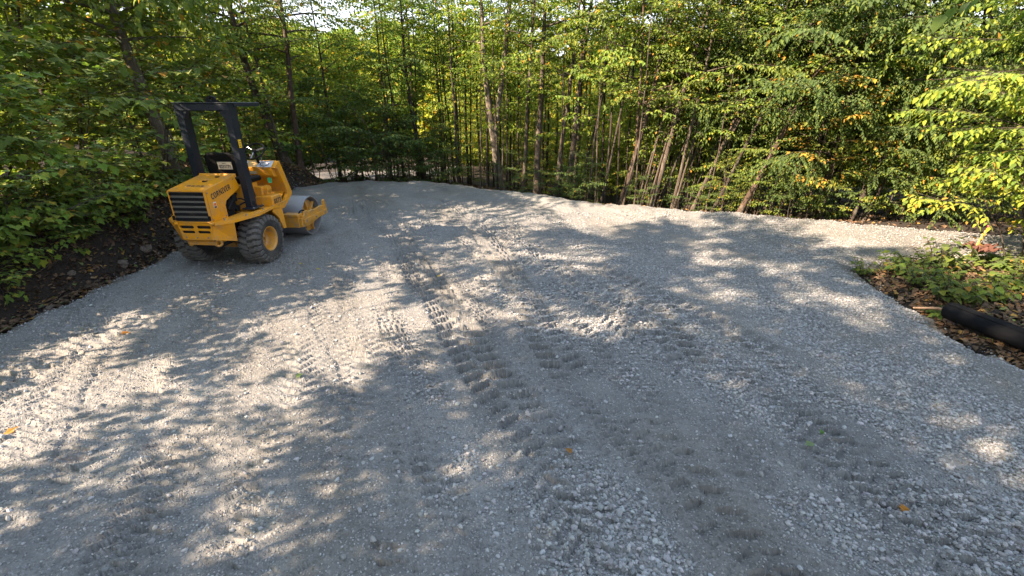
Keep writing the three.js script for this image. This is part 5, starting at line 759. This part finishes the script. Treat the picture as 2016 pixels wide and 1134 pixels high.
// ---------------------------------------------------------------- small things
{
  const on = (X, Z) => gravelU(X, Z, true)[0];
  // black roll of fabric, its cardboard-coloured pole, stake, rusty scrap
  const roll = thing('fabric_roll', 'long black roll of geotextile lying at the right edge of the gravel', 'fabric roll', 4.78, 0.085, -4.57, 0);
  { const L = 3.6, R = 0.097, p = [], n = 40; const prof = [[0.028, 0.03], [0.038, 0.005], [0.066, 0.0], [0.085, 0.014], [R, 0.05]]; for (let k = 0; k <= n; k++) prof.push([R * (1 + 0.02 * n2(k * 0.45, 2, 3)), 0.06 + (L - 0.06) * k / n]); const g = new THREE.LatheGeometry(prof.map(([a, b]) => new THREE.Vector2(a, b)), 44); const q = g.attributes.position; for (let i = 0; i < q.count; i++) { const x = q.getX(i), y = q.getY(i), z = q.getZ(i), k = 1 + 0.035 * n2(Math.atan2(z, x) * 1.6, y * 1.5, 5) + 0.012 * n2(Math.atan2(z, x) * 6, y * 5, 6); q.setX(i, x * k); q.setZ(i, z * k); } g.rotateX(Math.PI / 2); g.computeVertexNormals();
    const b = tileNoise(200, 5); const m = new THREE.MeshPhysicalMaterial({ color: rgb(0.0075, 0.008, 0.0095), roughness: 0.8, specularIntensity: 0.25, bumpMap: dataTex(256, 256, (u, v) => { const h = 255 * b(u, v); return [h, h, h]; }, false, [4, 12]), bumpScale: 0.004 }); const body = part('roll_body', g, m, roll); roll.rotation.y = 0.20; 
    const seam = new Wood(); const pts = [], ang = 2.2; for (let k = 0; k <= 20; k++) { const y = 0.04 + (L - 0.04) * k / 20, a = ang + 0.05 * n2(k * 0.4, 1, 1); pts.push([R * 1.012 * Math.cos(a), R * 1.012 * Math.sin(a), y]); } seam.tube(pts, pts.map(() => 0.006), 5); part('loose_edge', seam.build(), m, roll);
    const core = new THREE.CylinderGeometry(0.031, 0.031, 0.03, 20, 1, true); core.rotateX(Math.PI / 2); core.translate(0, 0, 0.02); part('roll_core', core, new THREE.MeshStandardMaterial({ color: rgb(0.02, 0.017, 0.014), roughness: 0.9, side: THREE.DoubleSide }), roll); }
  { const w = new Wood(), X0 = 4.70, Z0 = 4.86, X1 = 4.98, Z1 = 4.50; w.tube([[X0, on(X0, Z0) + 0.04, -Z0], [4.82, 0.035, -4.70], [X1, 0.03, -Z1]], [0.012, 0.015, 0.016], 10, 0.08, 2); const g = w.build(); const t = thing('wooden_pole', 'tan wooden pole poking out from under the black roll', 'pole', 0, 0, 0); part('shaft', g, new THREE.MeshStandardMaterial({ color: rgb(0.19, 0.125, 0.08), roughness: 0.8 }), t); const c = new THREE.SphereGeometry(0.012, 10, 8); c.translate(X0, on(X0, Z0) + 0.04, -Z0); part('pole_end', c, new THREE.MeshStandardMaterial({ color: rgb(0.34, 0.22, 0.12), roughness: 0.9 }), t); }
  { const X = 6.72, Z = 6.42, t = thing('survey_stake', 'slanting yellow survey stake with a pink top on the right-hand island', 'stake', X, terrain(X, Z), -Z, 0); t.rotation.z = -0.22; t.scale.setScalar(1.0); const yel = new THREE.MeshStandardMaterial({ color: rgb(0.42, 0.30, 0.09), roughness: 0.6 });
    part('stake_shaft', (() => { const g = new RoundedBoxGeometry(0.036, 0.66, 0.018, 2, 0.004); g.translate(0, 0.28, 0); return g; })(), yel, t); part('pink_tip', (() => { const g = new RoundedBoxGeometry(0.040, 0.075, 0.022, 2, 0.005); g.translate(0, 0.60, 0); return g; })(), new THREE.MeshStandardMaterial({ color: rgb(0.50, 0.08, 0.11), roughness: 0.6 }), t);
    for (const [y, s] of [[0.5, 0.04], [0.43, 0.03]]) part('tape_band', (() => { const g = new THREE.BoxGeometry(0.040, s * 0.5, 0.023); g.translate(0, y, 0); return g; })(), new THREE.MeshStandardMaterial({ color: rgb(0.55, 0.30, 0.05), roughness: 0.6 }), t);
    const p = [], idx = [], N = 22; for (let j = 0; j <= N; j++) for (let i = 0; i <= N; i++) { const u = i / N - 0.5, v = j / N - 0.5; p.push(u * 0.50 + 0.02 * n2(v * 7, u * 3, 4), 0.10 * n2(u * 4.2, v * 4.2, 1) + 0.06 * n2(u * 11, v * 11, 2) + v * 0.16 + 0.05 * Math.abs(u), v * 0.30 + 0.03 * n2(u * 8, v * 8, 3)); } for (let j = 0; j < N; j++) for (let i = 0; i < N; i++) { const cx = (i - N / 2) / N * 2, cy = (j - N / 2) / N * 2; if (Math.hypot(cx, cy * 0.9) > 0.92 + 0.22 * n2(cx * 3, cy * 3, 9) || Math.hypot(cx - 0.15, cy - 0.3) < 0.14) continue; const a = j * (N + 1) + i; idx.push(a, a + N + 1, a + 1, a + 1, a + N + 1, a + N + 2); }
    const g = geoOf(p, idx), g2 = g.clone(); g2.translate(0, -0.006, 0); g2.index.array.reverse(); const m = mergeGeometries([g, g2]); m.computeVertexNormals(); const s = tag(top(new THREE.Mesh(m, new THREE.MeshStandardMaterial({ color: rgb(0.075, 0.028, 0.018), roughness: 0.85, side: THREE.DoubleSide })), 'rusty_scrap'), 'crumpled rusty brown sheet caught around the survey stake', 'scrap sheet'); s.castShadow = s.receiveShadow = true; s.position.set(6.74, terrain(6.74, 6.36) + 0.30, -6.33); s.rotation.set(0.55, 0.2, -0.1); }
  // fallen leaves one can point to on the gravel
  const leaf = (label, X, Z, size, col, kind, turn, tilt = 0.25) => { const LV = new Leaves(); LV.add([-0.5, 0, 0], [1, 0, 0], [0, 1, 0], 1, kind === 2 ? 0.8 : 0.6, col, kind, 0.3); const m = tag(top(new THREE.Mesh(LV.build(), M.leaf), 'fallen_leaf'), label, 'leaf'); m.castShadow = m.receiveShadow = true; m.position.set(X, on(X, Z) + 0.012 + size * 0.12, -Z); m.scale.setScalar(size); m.rotation.set(tilt, turn, 0.2); };
  leaf('orange fallen leaf alone on the stones at lower right', 2.28, 1.98, 0.075, [0.55, 0.24, 0.03], 1, 2.0, 0.5);
  leaf('small green fallen leaf, the upper of two at lower right', 2.19, 2.61, 0.05, [0.10, 0.22, 0.03], 1, 1.3);
  leaf('pale green flat leaf, the lower of two at lower right', 2.03, 2.48, 0.075, [0.20, 0.28, 0.12], 1, 0.1);
  leaf('light green crumpled leaf in the sunny patch at left', -1.82, 3.34, 0.06, [0.30, 0.40, 0.12], 2, 0.6, 0.5);
  leaf('orange leaf lying on the dark seam in the gravel at left', -3.93, 4.12, 0.085, [0.55, 0.22, 0.03], 1, 0.4, 0.3);
  leaf('curled yellow-brown leaf at the left frame edge', -3.58, 2.64, 0.085, [0.42, 0.22, 0.03], 2, 1.1, 0.4);
  leaf('yellow leaf on the middle of the lot', -0.99, 5.82, 0.07, [0.48, 0.36, 0.06], 1, 0.9);
  leaf('small tawny leaf among the lug marks near the front', 0.38, 2.42, 0.06, [0.36, 0.18, 0.05], 1, 2.4);
  leaf('yellowish leaf on the gravel right of the roller', -2.75, 6.1, 0.07, [0.45, 0.36, 0.07], 1, 0.2);
  leaf('yellow leaf beside the rear tyre of the roller', -3.1, 6.35, 0.08, [0.50, 0.38, 0.05], 1, 1.7);
  // stones on the dark bank
  const r = rng(640), rockM = new THREE.MeshStandardMaterial({ map: dataTex(128, 128, (() => { const a = tileNoise(10, 3), b = tileNoise(50, 4); return (u, v) => { const k = 0.6 + 0.5 * a(u, v) + 0.4 * (b(u, v) - 0.5); return [toS(0.12 * k), toS(0.095 * k), toS(0.075 * k)]; }; })(), true), roughness: 0.95 });
  const rock = (label, X, Z, s) => { const g = new THREE.DodecahedronGeometry(0.5, 1), p = g.attributes.position, o = r() * 40; for (let i = 0; i < p.count; i++) { const x = p.getX(i), y = p.getY(i), z = p.getZ(i), k = 1 + 0.65 * n2(x * 2.3 + o, y * 2.3 + z * 1.9, 1); p.setXYZ(i, x * k, y * k * 0.6, z * k * 0.8); } g.computeVertexNormals(); boxUV(g); const m = tag(top(new THREE.Mesh(g, rockM), 'rock'), label, 'rock'); m.castShadow = m.receiveShadow = true; m.position.set(X, terrain(X, Z) + s * 0.06, -Z); m.scale.setScalar(s); m.rotation.set(0.4 * r(), r() * 6, 0.4 * r()); };
  rock('grey rock half buried at the foot of the bank left of the roller', -5.72, 6.35, 0.17); rock('pale rock in the cut just left of the roller grille', -5.78, 6.9, 0.19); rock('flat rock partly under the gravel edge at left', -5.62, 5.05, 0.16); rock('brown rock deeper in the dark cut at left', -5.85, 5.7, 0.12); rock('dark rock at the left bank nearest the viewer', -5.72, 4.4, 0.13);
  // bare twigs
  const twig = (label, X, Z, turn, s, seed) => { const w = new Wood(), q = rng(seed), go = (P, D, L, R, n) => { const pts = [P]; let d = D; for (let k = 0; k < 6; k++) { d = norm([d[0] + (q() - 0.5) * 0.4, d[1] + (q() - 0.5) * 0.3, d[2] + (q() - 0.5) * 0.4]); const p = pts[k]; pts.push([p[0] + d[0] * L / 6, p[1] + d[1] * L / 6, p[2] + d[2] * L / 6]); if (n && k > 0 && q() < 0.6) go(pts[k + 1], norm([d[0] + (q() - 0.5) * 1.6, d[1] + 0.3 * q(), d[2] + (q() - 0.5) * 1.6]), L * 0.5, R * 0.55, n - 1); } w.tube(pts, pts.map((_, k) => R * (1 - 0.8 * k / 6)), 6); }; go([0, 0, 0], norm([1, 0.35, 0.1]), 1.0, 0.011, 2); const m = tag(top(new THREE.Mesh(w.build(), M.paleBark), 'bare_twig'), label, 'twig'); m.castShadow = m.receiveShadow = true; m.position.set(X, terrain(X, Z) + 0.03, -Z); m.rotation.y = turn; m.scale.setScalar(s); };
  twig('forked bare twig sticking out over the cut at the left frame edge', -6.35, 5.15, 0.9, 1.0, 3); twig('thin bare twig lying on the dark slope at left', -5.85, 4.75, 2.6, 0.7, 4); twig('dry branch lying across the bank lip left of the roller', -6.7, 6.1, 0.2, 1.1, 5); twig('dry twig on the slope beside the grille', -6.05, 6.6, 1.6, 0.7, 6); twig('dead branch on the ground at the foot of the dark tree', -3.4, 14.3, 2.9, 1.6, 7); twig('grey dead branch slanting through the bushes left of centre', -5.6, 15.2, -0.6, 2.6, 8);
  twig('thin root poking from the dark soil above the rocks', -6.05, 6.1, 3.4, 0.6, 9); twig('broken stick standing in the leaf litter at left', -5.95, 5.35, 1.2, 0.45, 10); twig('brown stick across the soil beside the gravel edge at left', -5.7, 5.0, 0.8, 0.5, 11);
  { const w = new Wood(); w.tube([[0, -0.2, 0], [-0.08, 0.45, 0.02], [-0.2, 1.05, 0.0]], [0.022, 0.021, 0.02], 6); const m = tag(top(new THREE.Mesh(w.build(), M.paleBark), 'grey_pole'), 'pale weathered pole leaning on the grey trunk behind the roll bar', 'pole'); m.castShadow = true; m.position.set(-6.42, terrain(-6.42, 9.3), -9.3); }
}

// ---------------------------------------------------------------- render
console.log('leaf triangles', leafTris);
const renderer = new THREE.WebGLRenderer({ antialias: true });
renderer.toneMapping = THREE.LinearToneMapping; renderer.toneMappingExposure = EXPOSURE;
renderer.shadowMap.enabled = true;
renderer.render(scene, camera);
